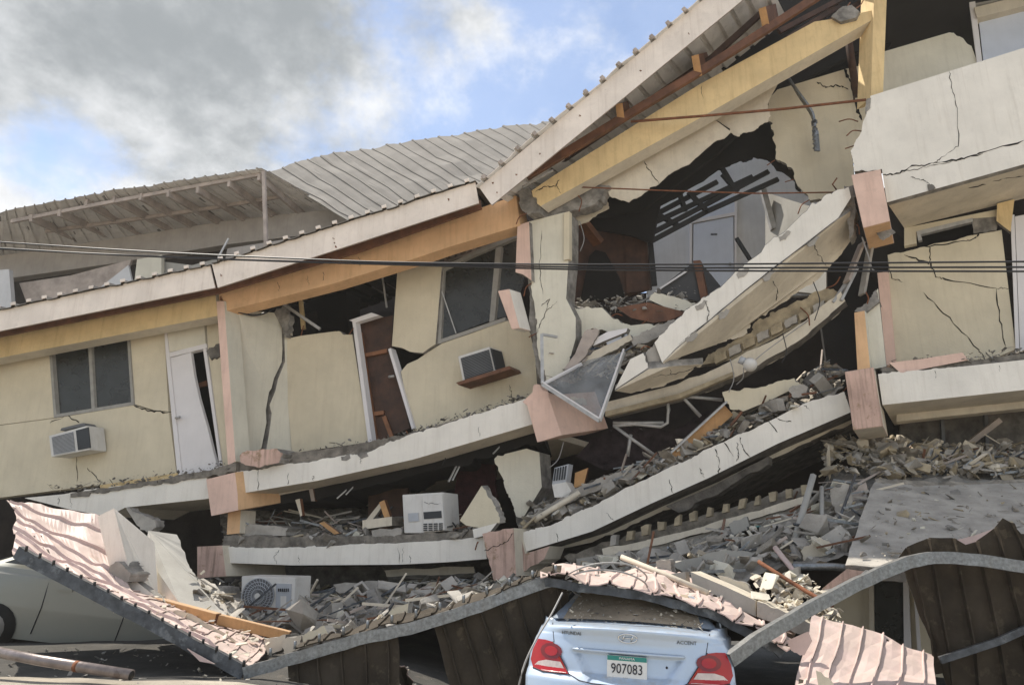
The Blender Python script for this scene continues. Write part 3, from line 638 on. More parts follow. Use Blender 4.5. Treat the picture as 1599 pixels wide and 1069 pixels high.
prism('soffit_shade', rag([(360, 765), (500, 745), (645, 712), (850, 650), (850, 690), (760, 716), (700, 728), (560, 764), (420, 792), (360, 790)], (4, 5, 6, 7), 6, 5, 3), 2.4, 'hollow_dark', bld, .52, d=BACK)  # near-black filler added for the shade under the slab
for a in ([(404, 732), (403, 766)], [(450, 738), (449, 756)], [(489, 742), (489, 750)], [(748, 666), (749, 682)], [(562, 716), (563, 724)]): crack(s, a, 0, 1.1)
prism('slab_screed', rag([(372, 722), (456, 706), (576, 690), (646, 674), (700, 658), (826, 624), (826, 630), (690, 668), (640, 686), (572, 712), (440, 732), (374, 742)], (0, 1, 2, 3, 5, 6, 7, 8, 9, 10), 7, 2.4, 7), .8, 'screed', bld, .06)
prism('spalled_patch', rag([(532, 713), (545, 708), (547, 715), (540, 719), (533, 718)], (0, 1, 2, 3, 4), 3, 1, 2), .02, 'concrete', bld, -.006)
prism('spalled_patch', rag([(556, 708), (572, 704), (575, 712), (564, 716)], (0, 1, 2, 3), 3, 1, 3), .02, 'concrete', bld, -.006)
prism('corbel_beam', [(322, 748), (367, 737), (371, 771), (372, 796), (330, 805)], 1.9, 'peach_paint', bld, -.12, side='orange_paint', d=Vector((.62, 1, .24)).normalized())
prism('edge_beam', [(372, 772), (500, 750), (645, 718), (832, 664), (832, 674), (645, 728), (500, 760), (372, 785)], 2.5, 'soffit_paint', bld, .5)
prism('pier', [(356, 800), (376, 796), (374, 832), (354, 834)], .3, 'orange_paint', bld, .1, side='soffit_paint')
w = prism('corbel_beam', [(822, 628), (856, 617), (877, 679), (839, 690)], 1.25, 'peach_paint', bld, -.14, side='peach_paint', d=Vector((.72, 1, .26)).normalized())
prism('corbel_cap', rag([(816, 627), (832, 612), (834, 600), (842, 600), (846, 608), (856, 612), (857, 619), (822, 632)], (1, 2, 3), 3, 1), .22, 'peach_paint', bld, -.1)
# lower storey slab, left
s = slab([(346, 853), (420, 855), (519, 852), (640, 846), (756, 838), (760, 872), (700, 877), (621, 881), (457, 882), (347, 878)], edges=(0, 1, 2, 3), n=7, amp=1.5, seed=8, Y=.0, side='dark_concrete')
for a in ([(436, 858), (428, 868), (432, 880)], [(466, 866), (467, 880)], [(622, 852), (624, 880)], [(630, 854), (628, 878)], [(640, 866), (641, 879)]): crack(s, a, 0, 1.)
prism('slab_screed', rag([(350, 836), (450, 838), (560, 836), (640, 834), (755, 826), (757, 842), (640, 850), (519, 856), (346, 857)], (0, 1, 2, 3, 5, 6, 7), 10, 2.5, 9), .9, 'screed', bld, .03)
prism('corbel_beam', [(308, 853), (347, 851), (353, 899), (308, 902)], 1.2, 'worn_peach', bld, -.1, side='soffit_paint')
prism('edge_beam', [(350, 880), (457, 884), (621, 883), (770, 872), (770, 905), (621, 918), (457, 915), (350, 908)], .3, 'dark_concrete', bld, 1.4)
w = prism('corbel_beam', rag([(753, 833), (802, 824), (806, 899), (771, 906)], (0, 3), 4, 1.5), .7, 'worn_peach', bld, -.3, side='soffit_paint')
crack(w, [(756, 860), (775, 852), (790, 846), (802, 832)], -.3, 1.5)
prism('corbel_side', rag([(803, 824), (812, 832), (820, 864), (858, 852), (850, 872), (806, 897)], (4,), 4, 1.5), .5, 'worn_peach', bld, -.1, side='soffit_paint')
# lower storey slab, right: the big rising sweep
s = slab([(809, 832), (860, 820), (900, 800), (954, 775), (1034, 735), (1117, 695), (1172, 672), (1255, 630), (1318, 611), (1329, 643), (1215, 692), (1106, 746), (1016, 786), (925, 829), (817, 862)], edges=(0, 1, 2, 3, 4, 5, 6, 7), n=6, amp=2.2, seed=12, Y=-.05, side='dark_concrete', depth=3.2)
for a in ([(1116, 700), (1124, 722), (1122, 740)], [(1130, 690), (1145, 712)], [(1155, 682), (1160, 700), (1172, 715)], [(1092, 730), (1100, 745)], [(1045, 748), (1052, 770)], [(1200, 655), (1214, 675)], [(1208, 652), (1228, 658), (1236, 658)], [(946, 800), (958, 812)], [(868, 832), (872, 846)], [(1255, 632), (1264, 640)], [(1150, 690), (1154, 706), (1150, 720)]): crack(s, a, -.05, 1.9)
prism('edge_beam', rag([(925, 833), (1016, 790), (1106, 750), (1215, 696), (1329, 646), (1332, 660), (1230, 706), (1110, 768), (1016, 806), (925, 846), (850, 862)], (5, 6, 7, 8), 6, 3, 3), .35, 'soffit_paint', bld, .45, side='dark_concrete')
prism('edge_beam', rag([(1040, 790), (1110, 760), (1200, 712), (1200, 724), (1120, 772), (1060, 800)], (3, 4), 5, 3, 3), .25, 'dark_concrete', bld, .2)
# right block
w = prism('corbel_beam', [(1319, 580), (1364, 573), (1379, 665), (1332, 671)], .95, 'worn_peach', bld, -.45, side='soffit_paint', d=Vector((.42, 1, -.02)).normalized(), bevel=.008)
s = slab([(1371, 584), (1420, 579), (1503, 572), (1950, 523), (1950, 571), (1378, 632)], Y=-.25, depth=3.4, edges=(0, 1), n=6, amp=1.5, side='soffit_paint')
crack(s, [(1460, 578), (1461, 590)], -.25, 1.); crack(s, [(1560, 570), (1561, 580)], -.25, 1.)
prism('edge_beam', [(1400, 646), (1950, 586), (1950, 600), (1400, 658)], .25, 'soffit_paint', bld, .62)
w = prism('corbel_beam', [(1329, 273), (1375, 264), (1390, 345), (1348, 356)], .95, 'peach_paint', bld, -.5, side='orange_paint', d=Vector((.42, 1, .0)).normalized(), bevel=.008)
prism('corbel_spall', rag([(1365, 360), (1388, 352), (1398, 362), (1378, 374)], (0, 1, 2, 3), 3, 1.5), .02, 'concrete', bld, -.2, d=Vector((0, -.2, -1)))
s = slab(rag([(1359, 150), (1950, -35), (1950, 159), (1385, 316), (1377, 264), (1334, 268), (1328, 236), (1343, 210), (1352, 182), (1359, 158)], (4, 5, 6, 7, 8), 4, 2, 7), name='parapet_wall', Y=-.35, depth=.16, mat='white_paint', side='concrete')
crack(s, [(1378, 273), (1400, 272), (1425, 260), (1455, 256), (1500, 248), (1530, 240), (1599, 219)], -.35, 3.0); crack(s, [(1403, 270), (1440, 262), (1480, 253), (1535, 240)], -.35, 1.4)
crack(s, [(1482, 112), (1488, 140), (1494, 170), (1498, 228), (1470, 246), (1457, 256)], -.35, 1.6); crack(s, [(1422, 276), (1440, 281), (1448, 284), (1455, 291)], -.35, 1.6)
prism('spalled_patch', rag([(1448, 288), (1458, 289), (1461, 294), (1450, 298)], (0, 1, 2, 3), 3, 1), .02, 'dark_concrete', bld, -.362)
prism('spalled_patch', rag([(1352, 156), (1360, 153), (1359, 168), (1351, 175)], (0, 1, 2, 3), 3, 1), .1, 'concrete', bld, -.362)
s = prism('floor_slab', [(1386, 318, -.19), (1950, 161, -.19), (1950, 224, 1.1), (1412, 356, 1.1)], .16, 'soffit_paint', bld, d=Vector((0, .1, 1)))
crack(s, [(1462, 298, -.05), (1500, 295, .1), (1540, 288, .1)], 0, 2.2, off=.01); crack(s, [(1550, 283, .1), (1600, 275, .15)], 0, 1.8, off=.01)
prism('floor_slab', [(1420, 345, 1.1), (1950, 220, 1.1), (1950, 200, 4), (1420, 330, 4)], .16, 'soffit_paint', bld, d=Vector((0, .1, 1)))
WR = 1.05
prism('wall_panel', [(1412, 356), (1557, 327), (1557, 338), (1519, 341), (1431, 362), (1431, 380), (1412, 384)], .12, 'cream_paint', bld, WR+.02)
prism('window_frame', [(1431, 361), (1519, 340), (1519, 346), (1438, 366), (1440, 374), (1434, 376)], .1, 'aluminium', bld, WR)
prism('window_bay_back', [(1420, 350), (1540, 330), (1540, 380), (1420, 400)], .1, 'hollow_dark', bld, WR+.35)
w = prism('wall_panel', rag([(1386, 398), (1460, 380), (1564, 359), (1586, 545), (1537, 566), (1398, 566)], (0, 1), 6, 1.5, 3), .14, 'cream_paint', bld, WR, side='concrete')
crack(w, [(1392, 394), (1440, 386), (1500, 378), (1524, 372), (1528, 364)], WR, 3.2); crack(w, [(1412, 398), (1448, 410), (1453, 411), (1462, 432), (1476, 436), (1556, 450)], WR, 3.0)
crack(w, [(1452, 384), (1453, 410), (1462, 432)], WR, 2); crack(w, [(1442, 456), (1490, 505), (1528, 545), (1540, 566)], WR, 2.0); crack(w, [(1556, 450), (1562, 500), (1570, 540)], WR, 2.6)
crack(w, [(1386, 402), (1392, 434), (1410, 440)], WR, 1.4); crack(w, [(1556, 450), (1576, 450)], WR, 1.4)
prism('wall_edge', [(1370, 426), (1387, 424), (1399, 566), (1384, 571)], .2, 'peach_paint', bld, WR-.1)
prism('parapet_stub', [(1334, 488), (1350, 485), (1359, 576), (1339, 578)], .45, 'orange_paint', bld, -.05, side='pale_paint', d=Vector((.55, 1, .08)).normalized())
prism('broken_infill', rag([(1334, 486), (1352, 474), (1368, 452), (1374, 470), (1352, 488)], (0, 1, 2), 4, 2), .3, 'concrete', bld, .05)
prism('parapet_stub', rag([(1352, 486), (1371, 450), (1384, 572), (1360, 577)], (0,), 4, 2), .1, 'pale_paint', bld, .12, side='concrete')
prism('skirting', rag([(1388, 566), (1440, 560), (1503, 550), (1512, 562), (1430, 578), (1406, 582)], (4,), 4, 1), .12, 'peach_paint', bld, -.15, side='concrete')
prism('slab_screed', rag([(1376, 574), (1440, 572), (1540, 560), (1950, 502), (1950, 516), (1500, 573), (1400, 583), (1378, 586)], (0, 1, 2), 8, 2), .8, 'screed', bld, -.1)
prism('wall_panel', [(1557, 318), (1584, 311), (1578, 362), (1556, 345)], .12, 'yellow_paint', bld, WR-.08, side='concrete')
prism('broken_infill', rag([(1520, 338), (1556, 336), (1556, 360), (1520, 364)], (0, 1, 2, 3), 4, 2), .1, 'concrete', bld, WR+.03)
prism('door_frame', [(1578, 336), (1584, 335), (1592, 548), (1586, 550)], .1, 'white_door', bld, WR-.04)
prism('door', [(1585, 338), (1680, 320), (1690, 540), (1593, 548)], .05, 'white_door', bld, WR)
prism('wall_panel', [(1684, 322), (1950, 262), (1962, 508), (1694, 540)], .14, 'cream_paint', bld, WR, side='concrete')
prism('wall_panel', [(1662, -70), (1950, -140), (1950, 0), (1662, 82)], .12, 'pale_paint', bld, .93, side='concrete')
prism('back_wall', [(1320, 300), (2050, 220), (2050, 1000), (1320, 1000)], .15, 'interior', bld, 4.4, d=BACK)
# upper right storey
prism('column', [(1366, -40), (1386, -40), (1379, 146), (1360, 152)], .35, 'yellow_paint', bld, -.15, side='yellow_paint', d=Vector((-.35, 1, 0)).normalized())
prism('column_side', [(1352, -40), (1367, -40), (1360, 152), (1352, 140)], .12, 'cream_paint', bld, .05)
w = prism('wall_panel', rag([(1376, 82), (1482, 51), (1500, 58), (1508, 66), (1517, 72), (1527, 100), (1376, 150)], (1, 2, 3), 3, 2), .12, 'pale_paint', bld, .9, side='concrete')
prism('door_frame', [(1509, -30), (1519, -30), (1534, 98), (1526, 101)], .12, 'white_door', bld, .85)
prism('door', [(1528, 28), (1660, -4), (1660, 80), (1536, 100)], .06, 'blue_white', bld, .95)
prism('lintel', [(1521, 12), (1660, -22), (1660, -6), (1526, 28)], .2, 'soffit_paint', bld, .8)
prism('lintel', [(1512, -30), (1660, -60), (1660, -22), (1520, 10)], .2, 'grey_wall', bld, .9)
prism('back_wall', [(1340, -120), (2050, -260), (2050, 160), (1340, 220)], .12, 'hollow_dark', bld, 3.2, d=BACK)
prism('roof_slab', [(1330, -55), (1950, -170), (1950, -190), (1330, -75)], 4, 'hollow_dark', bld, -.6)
# --- things wedged in the break
par = thing('fallen_parapet', 'long white parapet length fallen diagonally across the torn gap', 'parapet', P(1040, 600, -.5))
wf = rag([(1022, 535), (1056, 499), (1090, 473), (1125, 449), (1164, 412), (1252, 335), (1290, 304), (1325, 292), (1329, 308), (1309, 340), (1164, 452), (1056, 543), (1034, 566)], (0, 1, 2, 3, 4, 5, 6), 4, 3.2, 4)
w = prism('parapet_face', [(p[0], p[1], -.35) for p in wf], .14, 'white_paint', par, side='concrete', d=Vector((.25, 1, .5)).normalized())
lf = rag([(1034, 567, -.35), (1056, 545, -.35), (1164, 454, -.35), (1309, 342, -.35), (1328, 330, -.3), (1330, 374, .25), (1279, 435, .4), (1210, 481, .45), (1171, 504, .45), (1167, 520, .4), (1128, 534, .3), (1080, 546, .1), (1046, 569, -.25)], (4, 5, 6, 7, 8, 9, 10), 5, 3, 6)
w2 = prism('parapet_soffit', lf, .12, 'soffit_paint', par, side='concrete', d=Vector((.1, .5, 1)).normalized())
crack(w2, [(1052, 543, -.3), (1075, 548, 0), (1110, 545, .2), (1136, 535, .25)], 0, 2.8, off=.03)
crack(w2, [(1060, 538, -.34), (1160, 456, -.34), (1306, 343, -.34)], 0, 1.6, off=.03)
prism('broken_end', rag([(1309, 318), (1318, 290), (1335, 288), (1336, 320), (1334, 360), (1326, 372), (1322, 335)], (0, 1, 2, 3, 4, 5), 4, 3, 5), .3, 'concrete', par, -.2)
prism('broken_end', rag([(1008, 550), (1024, 534), (1036, 566), (1044, 572), (1016, 578)], (0, 1, 3), 4, 2, 5), .2, 'dusty_concrete', par, -.28)
tube('rebar', [P(1306, 296, 0), P(1300, 288, -.1), P(1307, 278, -.1)], .012, 'rust', par, 5)
par2 = thing('parapet_fragment', 'short broken parapet end with peeled cream face beside the fallen glass', 'parapet', P(1000, 640, -.4))
prism('parapet_face', rag([(960, 608), (984, 561), (1004, 551), (1012, 574)], (2,), 4, 1.5), .2, 'white_paint', par2, -.4, side='concrete', d=Vector((.25, 1, .4)).normalized())
w = prism('parapet_soffit', rag([(960, 610, -.4), (1013, 576, -.4), (1045, 572, -.35), (1098, 568, -.1), (1068, 590, .1), (1026, 604, .1), (985, 614, 0)], (3, 4, 5), 5, 3, 3), .15, 'soffit_paint', par2, side='concrete', d=Vector((.1, .6, 1)).normalized())
crack(w, [(1020, 588, -.35), (1060, 582, -.2), (1090, 572, -.1)], 0, 1.5, off=.05); crack(w, [(1046, 577, -.3), (1050, 588, -.2)], 0, 1.4, off=.05)
# sagging beam of concrete under it
sag = thing('sagging_beam', 'dirty tan edge beam sagging below the fallen parapet, hollow blocks exposed', 'beam', P(1100, 640, .2))
prism('beam', rag([(945, 628), (1056, 600), (1144, 562), (1240, 512), (1313, 455), (1320, 470), (1250, 530), (1150, 588), (1060, 622), (945, 650)], (1, 2, 3, 5, 6, 7), 4, 2, 3), .3, 'soffit_paint', sag, .3, side='dark_concrete')
prism('broken_blocks', rag([(1090, 570), (1120, 545), (1172, 520), (1180, 502), (1215, 484), (1290, 450), (1310, 456), (1240, 512), (1144, 562)], (0, 1, 2, 3, 4, 5), 5, 3, 2), .2, 'block_tan', sag, .42, side='dark_concrete')
for k in range(9):
    x = 1115+k*22; y = 556-k*11.2
    prism('hollow_block', rag([(x, y), (x+18, y-9), (x+20, y+3), (x+2, y+12)], (0, 1, 2, 3), 2, 1, k), .08, 'dusty_concrete' if k % 2 else 'block_tan', sag, .36)
prism('batten', [(945, 642), (1060, 614), (1144, 580), (1144, 586), (1060, 622), (945, 650)], .1, 'block_tan', sag, .2)

for k, l in enumerate(([(1316, 612, .1), (1326, 600, 0), (1332, 590, 0)], [(1310, 615, .1), (1322, 622, -.05)], [(814, 840, .1), (802, 846, 0), (798, 856, 0)], [(1290, 450, .4), (1304, 444, .3), (1312, 432, .3)], [(1250, 480, .4), (1262, 492, .3), (1264, 508, .3)], [(1020, 545, -.2), (1008, 540, -.3), (1000, 546, -.3)], [(1330, 345, 0), (1340, 352, -.1), (1342, 366, -.1)], [(1332, 320, 0), (1342, 318, -.1)], [(640, 682, .1), (634, 672, .05)], [(756, 840, .1), (746, 846, 0), (742, 858, 0)], [(1352, 480, .1), (1356, 466, 0), (1352, 456, 0)])):
    tube('rebar', spline(pts3(l, 0), 4), .010, 'rust', bld, 5)

for k, (x, y) in enumerate(((1085, 478), (1150, 428), (1215, 370), (1120, 492), (1190, 432), (1260, 378), (1070, 528))):
    prism('spalled_patch', rag([(x, y), (x+14, y-10), (x+20, y-8), (x+12, y+4), (x+3, y+7)], (0, 1, 2, 3, 4), 3, 2, k), .02, 'dusty_concrete', par, -.358, d=BACK)
crack(w, [(1100, 470, -.355), (1108, 486, -.355), (1104, 502, -.355)], 0, 1.6); 
crack(w2, [(1200, 430, -.2), (1215, 450, 0), (1212, 470, .2)], 0, 2, off=.05); crack(w2, [(1270, 380, -.2), (1280, 400, 0), (1290, 415, .2)], 0, 1.8, off=.05)
# ------------------------------------------------------------------ rubble on the slabs (stuff)
RM = ['dust_brown', 'concrete', 'dark_concrete', 'dusty_concrete', 'block_tan', 'pale_paint']
LM = ['dusty_concrete', 'dusty_concrete', 'concrete', 'pale_paint', 'dust_brown', 'block_tan']
rubble('rubble', scatter([(360, 820, 1.6), (480, 812, 1.6), (600, 812, 1.6), (750, 806, 1.6)], [(350, 848, .1), (480, 848, .1), (600, 846, .1), (755, 834, .1)], 420, .03, .26, 1), RM, 1, label='loose grey rubble strewn along the lower left slab')
mound('rubble', [(340, 790, 2.6), (420, 770, 2.6), (520, 785, 2.6), (640, 800, 2.6), (780, 790, 2.6)], [(352, 850, .08), (480, 851, .08), (600, 848, .08), (700, 842, .08), (760, 832, .08)], 'dust_brown', amp=.10, seed=3, label='low dusty heap filling the lower left storey')
rubble('rubble', scatter([(380, 718, .7), (460, 706, .8), (580, 690, .8), (650, 676, .8), (820, 622, .8)], [(376, 734, .05), (540, 710, .05), (640, 680, .05), (825, 620, .05)], 320, .012, .09, 2), ['dark_concrete', 'concrete', 'dust_brown'], 2, label='crumbled mortar along the upper left slab edge')
rubble('rubble', scatter([(60, 766, .5), (200, 748, .5), (350, 726, .5)], [(110, 772, .0), (250, 752, .0), (365, 730, -.05)], 220, .01, .07, 3), ['dark_concrete', 'concrete', 'dust_brown'], 3, label='crumbled mortar under the leaning white door')
rubble('rubble', scatter([(830, 795, .6), (900, 770, .6), (1000, 732, .6), (1120, 672, .6), (1230, 605, .9), (1300, 570, 1.0)], [(815, 828, .05), (900, 795, .05), (1034, 730, .05), (1170, 668, .05), (1318, 606, .05)], 560, .015, .26, 4, lift=.0), RM, 4, label='broken masonry piled along the rising right slab')
mound('rubble', [(800, 775, 1.8), (900, 758, 1.8), (1000, 726, 1.8), (1120, 676, 1.8), (1310, 590, 1.8)], [(812, 834, 0), (900, 802, 0), (1034, 738, 0), (1172, 674, 0), (1318, 612, 0)], 'dust_brown', amp=.12, seed=8, label='dusty heap lying on the rising right slab')
rubble('rubble', scatter([(885, 560, .9), (960, 540, 1.), (1060, 500, 1.)], [(860, 600, .0), (950, 585, .0), (1020, 548, 0)], 260, .03, .22, 5), RM, 5, label='broken masonry behind the fallen glass pane')
rubble('rubble', scatter([(890, 474, .8), (980, 466, 1.), (1080, 452, 1.)], [(892, 482, .4), (980, 488, .5), (1060, 490, .5)], 130, .03, .16, 6), ['dusty_concrete', 'concrete', 'dark_concrete'], 6, label='broken blocks on the torn low wall of the gap')
rubble('rubble', scatter([(1376, 572, .9), (1599, 548, .9)], [(1376, 582, -.1), (1599, 560, -.1)], 260, .01, .08, 7), ['dark_concrete', 'concrete', 'dusty_concrete'], 7, label='crumbs along the right block slab edge')
# the crushed ground storey
mound('rubble', [(300, 905, 1.6), (480, 915, 1.6), (640, 908, 1.6), (800, 900, 1.2), (950, 880, .6)], [(330, 985, -1.6), (480, 1010, -2.2), (640, 980, -2.4), (800, 945, -2.4), (950, 930, -2.4)], 'slope_dust', nu=90, nv=36, amp=.16, seed=14, label='grey dusty heap under the lower left slab')
rubble('rubble', scatter([(330, 912, .8), (480, 920, 1.2), (640, 912, 1.2), (800, 905, 1.0), (950, 885, .5)], [(350, 975, -1.6), (480, 1000, -2.2), (640, 965, -2.4), (800, 935, -2.4), (950, 915, -2.4)], 700, .012, .26, 9, lift=.02), LM, 9, label='grey broken blocks spread under the lower left slab')
mound('rubble', [(850, 905, .6), (1000, 868, .4), (1150, 830, .4), (1270, 792, .5), (1300, 735, .9), (1420, 705, 1.2), (1620, 715, 1.2), (1850, 720, 1.2)], [(850, 935, -2), (1000, 930, -2.4), (1150, 900, -2.4), (1300, 880, -2.2), (1420, 870, -2.2), (1620, 850, -2), (1850, 850, -2)], 'slope_dust', nu=100, nv=36, amp=.14, seed=20, label='grey dusty slope of debris below the rising slab')
rubble('rubble', scatter([(880, 890, .4), (1000, 868, .2), (1150, 830, .2), (1270, 790, .2), (1350, 735, .2)], [(880, 925, -2), (1000, 918, -2.2), (1150, 880, -2.2), (1300, 870, -2.2), (1330, 860, -2.)], 420, .012, .24, 10, lift=.01), LM, 10, label='grey broken blocks spread over the right debris slope')
rubble('rubble', scatter([(1290, 690, .9), (1360, 690, .9), (1460, 705, .9), (1620, 700, .9)], [(1290, 740, 0), (1360, 750, -.2), (1460, 745, 0), (1620, 745, 0)], 520, .03, .26, 11, lift=.05), ['block_tan', 'dusty_concrete', 'dust_brown', 'dusty_concrete', 'soffit_paint'], 11, label='tan and grey rubble under the right block')
# dark rooms of the crushed storey
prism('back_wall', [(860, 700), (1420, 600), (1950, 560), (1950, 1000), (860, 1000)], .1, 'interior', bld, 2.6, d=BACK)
prism('partition', [(1405, 640), (1900, 580), (1900, 720), (1405, 705)], .06, 'dark_concrete', bld, 1.5, d=BACK)
for x in (1470, 1538): bar('mullion', P(x, 636, 1.4), P(x+3, 705, 1.4), .06, .05, 'grille_grey', bld)
bar('brace', P(1500, 702, 1.2), P(1560, 656, 1.2), .12, .08, 'rafter_wood', bld)
# tan ledge beams with rows of standing blocks
led = thing('block_ledge', 'tan ledge beam with a row of small standing blocks below the rising slab', 'ledge', P(1080, 840, .2))
prism('ledge_beam', rag([(940, 856), (1030, 838), (1150, 806), (1262, 772), (1264, 782), (1150, 818), (1030, 850), (942, 868)], (0, 1, 2, 4, 5, 6), 5, 1.5, 3), .3, 'soffit_paint', led, .0, side='concrete')
prism('ledge_backing', rag([(880, 868), (940, 846), (1030, 824), (1150, 790), (1262, 756), (1264, 780), (1150, 816), (1030, 850), (890, 878)], (0, 1, 2, 3), 6, 3, 3), .2, 'dust_brown', led, .3)
prism('ledge_wall', rag([(900, 872), (1030, 851), (1150, 819), (1264, 784), (1270, 800), (1150, 840), (1030, 874), (900, 890)], (4, 5, 6), 5, 2, 3), .3, 'dusty_concrete', led, .06)
rr = random.Random(5)
for k in range(13):
    t = k/12; x = 952+300*t; y = 852-78*t-6*math.sin(t*3)
    prism('block', rag([(x, y), (x+9, y-2), (x+10+rr.uniform(-2, 3), y-14-rr.uniform(0, 5)), (x+1+rr.uniform(-3, 2), y-12-rr.uniform(0, 4))], (2,), 3, 1, k), .12, rr.choice(['block_tan', 'block_tan', 'dusty_concrete']), led, .05)
led2 = thing('block_ledge', 'pale ledge with tilted louvre blocks under the right block', 'ledge', P(1500, 740, .5))
prism('ledge_beam', [(1425, 716), (1520, 724), (1640, 730), (1640, 742), (1520, 738), (1425, 730)], .3, 'soffit_paint', led2, .35, side='concrete')
for k in range(14):
    x = 1440+k*14.5+rr.uniform(-3, 3); y = 719+k*.9
    prism('block', [(x, y), (x+9, y), (x+16+rr.uniform(-4, 6), y-18-rr.uniform(0, 6)), (x+9+rr.uniform(-4, 4), y-20)], .12, rr.choice(['block_tan', 'dusty_concrete', 'rafter_wood']), led2, .38)
    prism('block', [(x, y+1), (x+10, y+1), (x+12, y-7), (x-1, y-7)], .14, 'block_tan', led2, .36)
prism('broken_pier', rag([(1366, 690), (1402, 692), (1402, 740), (1372, 742)], (0, 1, 2, 3), 5, 2, 4), .4, 'dusty_concrete', led2, .5)
# ------------------------------------------------------------------ big loose pieces: each its own thing
def loose(name, label, cat, pts, thick, mat, Y=0., side='concrete', d=None, edges=(), n=5, amp=2., seed=1, group=None, bevel=0.):
    o = prism(name, rag(pts, edges, n, amp, seed), thick, mat, None, Y, side=side, d=d, bevel=bevel); return tag(o, label, cat, group, 'thing')
# left heap
_a = P(178, 793, -3.0); _e = P(152, 806, -2.85)
loose('wall_slab', 'bright white wall slab standing tilted on the pink canopy', 'slab', [(178, 793, -3.0), (241, 846, -2.6), (247, 924, -2.6), (225, 908, -2.75), (203, 895, -3.0)], (_e-_a).length, 'white_paint', side='white_paint', d=(_e-_a).normalized(), edges=(2, 3), n=4)
loose('broken_block', 'rough broken chunk crumbled at the foot of the white wall slab', 'block', [(170, 888), (180, 876), (192, 882), (204, 896), (200, 908), (184, 910), (172, 900)], .25, 'dusty_concrete', -3.05, edges=(0, 1, 2, 3, 4, 5), n=3)
loose('concrete_slab', 'long grey concrete slab sliding down behind the white wall slab', 'slab', [(232, 828, -2.0), (276, 834, -1.9), (292, 876, -2.1), (312, 912, -2.3), (346, 954, -2.5), (362, 985, -2.7), (330, 985, -3.0), (282, 944, -2.9), (247, 893, -2.5)], .2, 'grey_wall', edges=(1, 2, 3), n=4, d=Vector((-.3, .3, -1)).normalized(), side='white_paint')
loose('wall_fragment', 'ragged wall fragment with a torn end under the left slab', 'slab', [(196, 792), (212, 800), (242, 812), (244, 822), (232, 832), (214, 820)], .15, 'dusty_concrete', -.6, edges=(0, 1, 2, 3, 4), n=3)
loose('wall_fragment', 'flat pale fragment lying on the sheet below the orange timber', 'slab', [(232, 945), (300, 958), (385, 1010), (372, 1020), (330, 1012)], .05, 'soffit_paint', -3.4, edges=(0, 1, 2), n=4, d=Vector((0, .4, -1)))
loose('wall_fragment', 'white shard leaning beneath the white wall slab', 'slab', [(192, 904), (206, 902), (250, 936), (214, 934)], .1, 'white_paint', -2.9, edges=(0, 2), n=3)
loose('broken_block', 'square pale block at the low point of the canopy', 'block', [(412, 1000), (446, 990), (440, 1014), (418, 1022)], .2, 'soffit_paint', -3.2, edges=(0, 1, 2, 3), n=3)
loose('broken_block', 'cracked pale block between the timber end and cream slab', 'block', [(440, 998), (470, 992), (468, 1012), (444, 1022)], .2, 'soffit_paint', -3.25, edges=(0, 1, 2, 3), n=3)
loose('broken_block', 'wedge of cream wall leaning on the canopy edge', 'block', [(472, 992), (506, 976), (516, 996), (474, 1008)], .12, 'cream_paint', -3.3, edges=(0,), n=3, side='dusty_concrete')
loose('broken_block', 'small cream wall scrap perched on the canopy rim', 'block', [(606, 962), (612, 950), (638, 941), (636, 956), (612, 972)], .08, 'cream_paint', -2.9, edges=(0,), n=3, side='dusty_concrete')
loose('broken_block', 'grey block lying under the orange timber end', 'block', [(360, 998), (420, 998), (412, 1014), (372, 1014)], .25, 'dusty_concrete', -2.8, edges=(0, 1, 2, 3), n=3)
loose('broken_block', 'stepped concrete lump beside the outdoor cooling unit', 'block', [(312, 918), (348, 916), (352, 935), (368, 950), (370, 965), (352, 960), (338, 940), (316, 936)], .3, 'dusty_concrete', -.9, edges=(0, 2, 4, 6), n=4)
loose('slab_chunk', 'pinkish broken slab lump at the foot of the split wall', 'block', [(374, 712), (385, 703), (432, 700), (442, 708), (436, 722), (405, 730), (376, 722)], .4, 'worn_peach', -.12, edges=(0, 1, 2, 3, 4, 5, 6), n=3)
o = bar('timber_beam', P(143, 913, -2.7), P(340, 965, -3.0), .10, .11, 'timber', ends='brown_wood', bevel=.006); tag(o, 'long orange timber beam lying over the pink canopy', 'beam')
o = bar('timber_beam', P(341, 966, -2.95), P(452, 993, -2.8), .10, .11, 'timber', ends='brown_wood', bevel=.006); tag(o, 'shorter snapped orange timber ending near the cream blocks', 'beam')
# lower-left storey: pieces
loose('wall_fragment', 'pointed cream wall fragment standing on the weathered corbel', 'slab', [(718, 812), (752, 758), (778, 800), (780, 816), (752, 824), (728, 820)], .1, 'cream_paint', .0, edges=(1, 2), n=5, d=Vector((.9, .5, .1)).normalized())
loose('wall_fragment', 'small white wedge below the pointed cream fragment', 'slab', [(738, 826), (776, 816), (762, 834), (740, 840)], .1, 'white_paint', -.08)
loose('broken_column', 'broken pale column leaning under the upper left slab', 'column', [(772, 716), (790, 708), (822, 700), (842, 706), (846, 760), (818, 806), (806, 806), (788, 760)], .35, 'pale_paint', .5, edges=(0, 6, 7, 5), n=5, amp=3)
loose('plywood_board', 'dark brown wooden panel standing behind the white appliance', 'panel', [(576, 752), (634, 740), (640, 820), (574, 822)], .05, 'dark_wood', 1.5, side=None)
loose('hanging_curtain', 'dark maroon curtain hanging in the lower left storey', 'curtain', [(712, 730), (770, 700), (776, 800), (706, 822)], .06, 'maroon_cloth', 1.3, side=None, edges=(0, 1, 2, 3), n=5)
loose('timber_plank', 'short brown plank propped next to the white appliance', 'plank', [(592, 784), (600, 780), (614, 820), (605, 824)], .06, 'timber', .35, side='brown_wood')
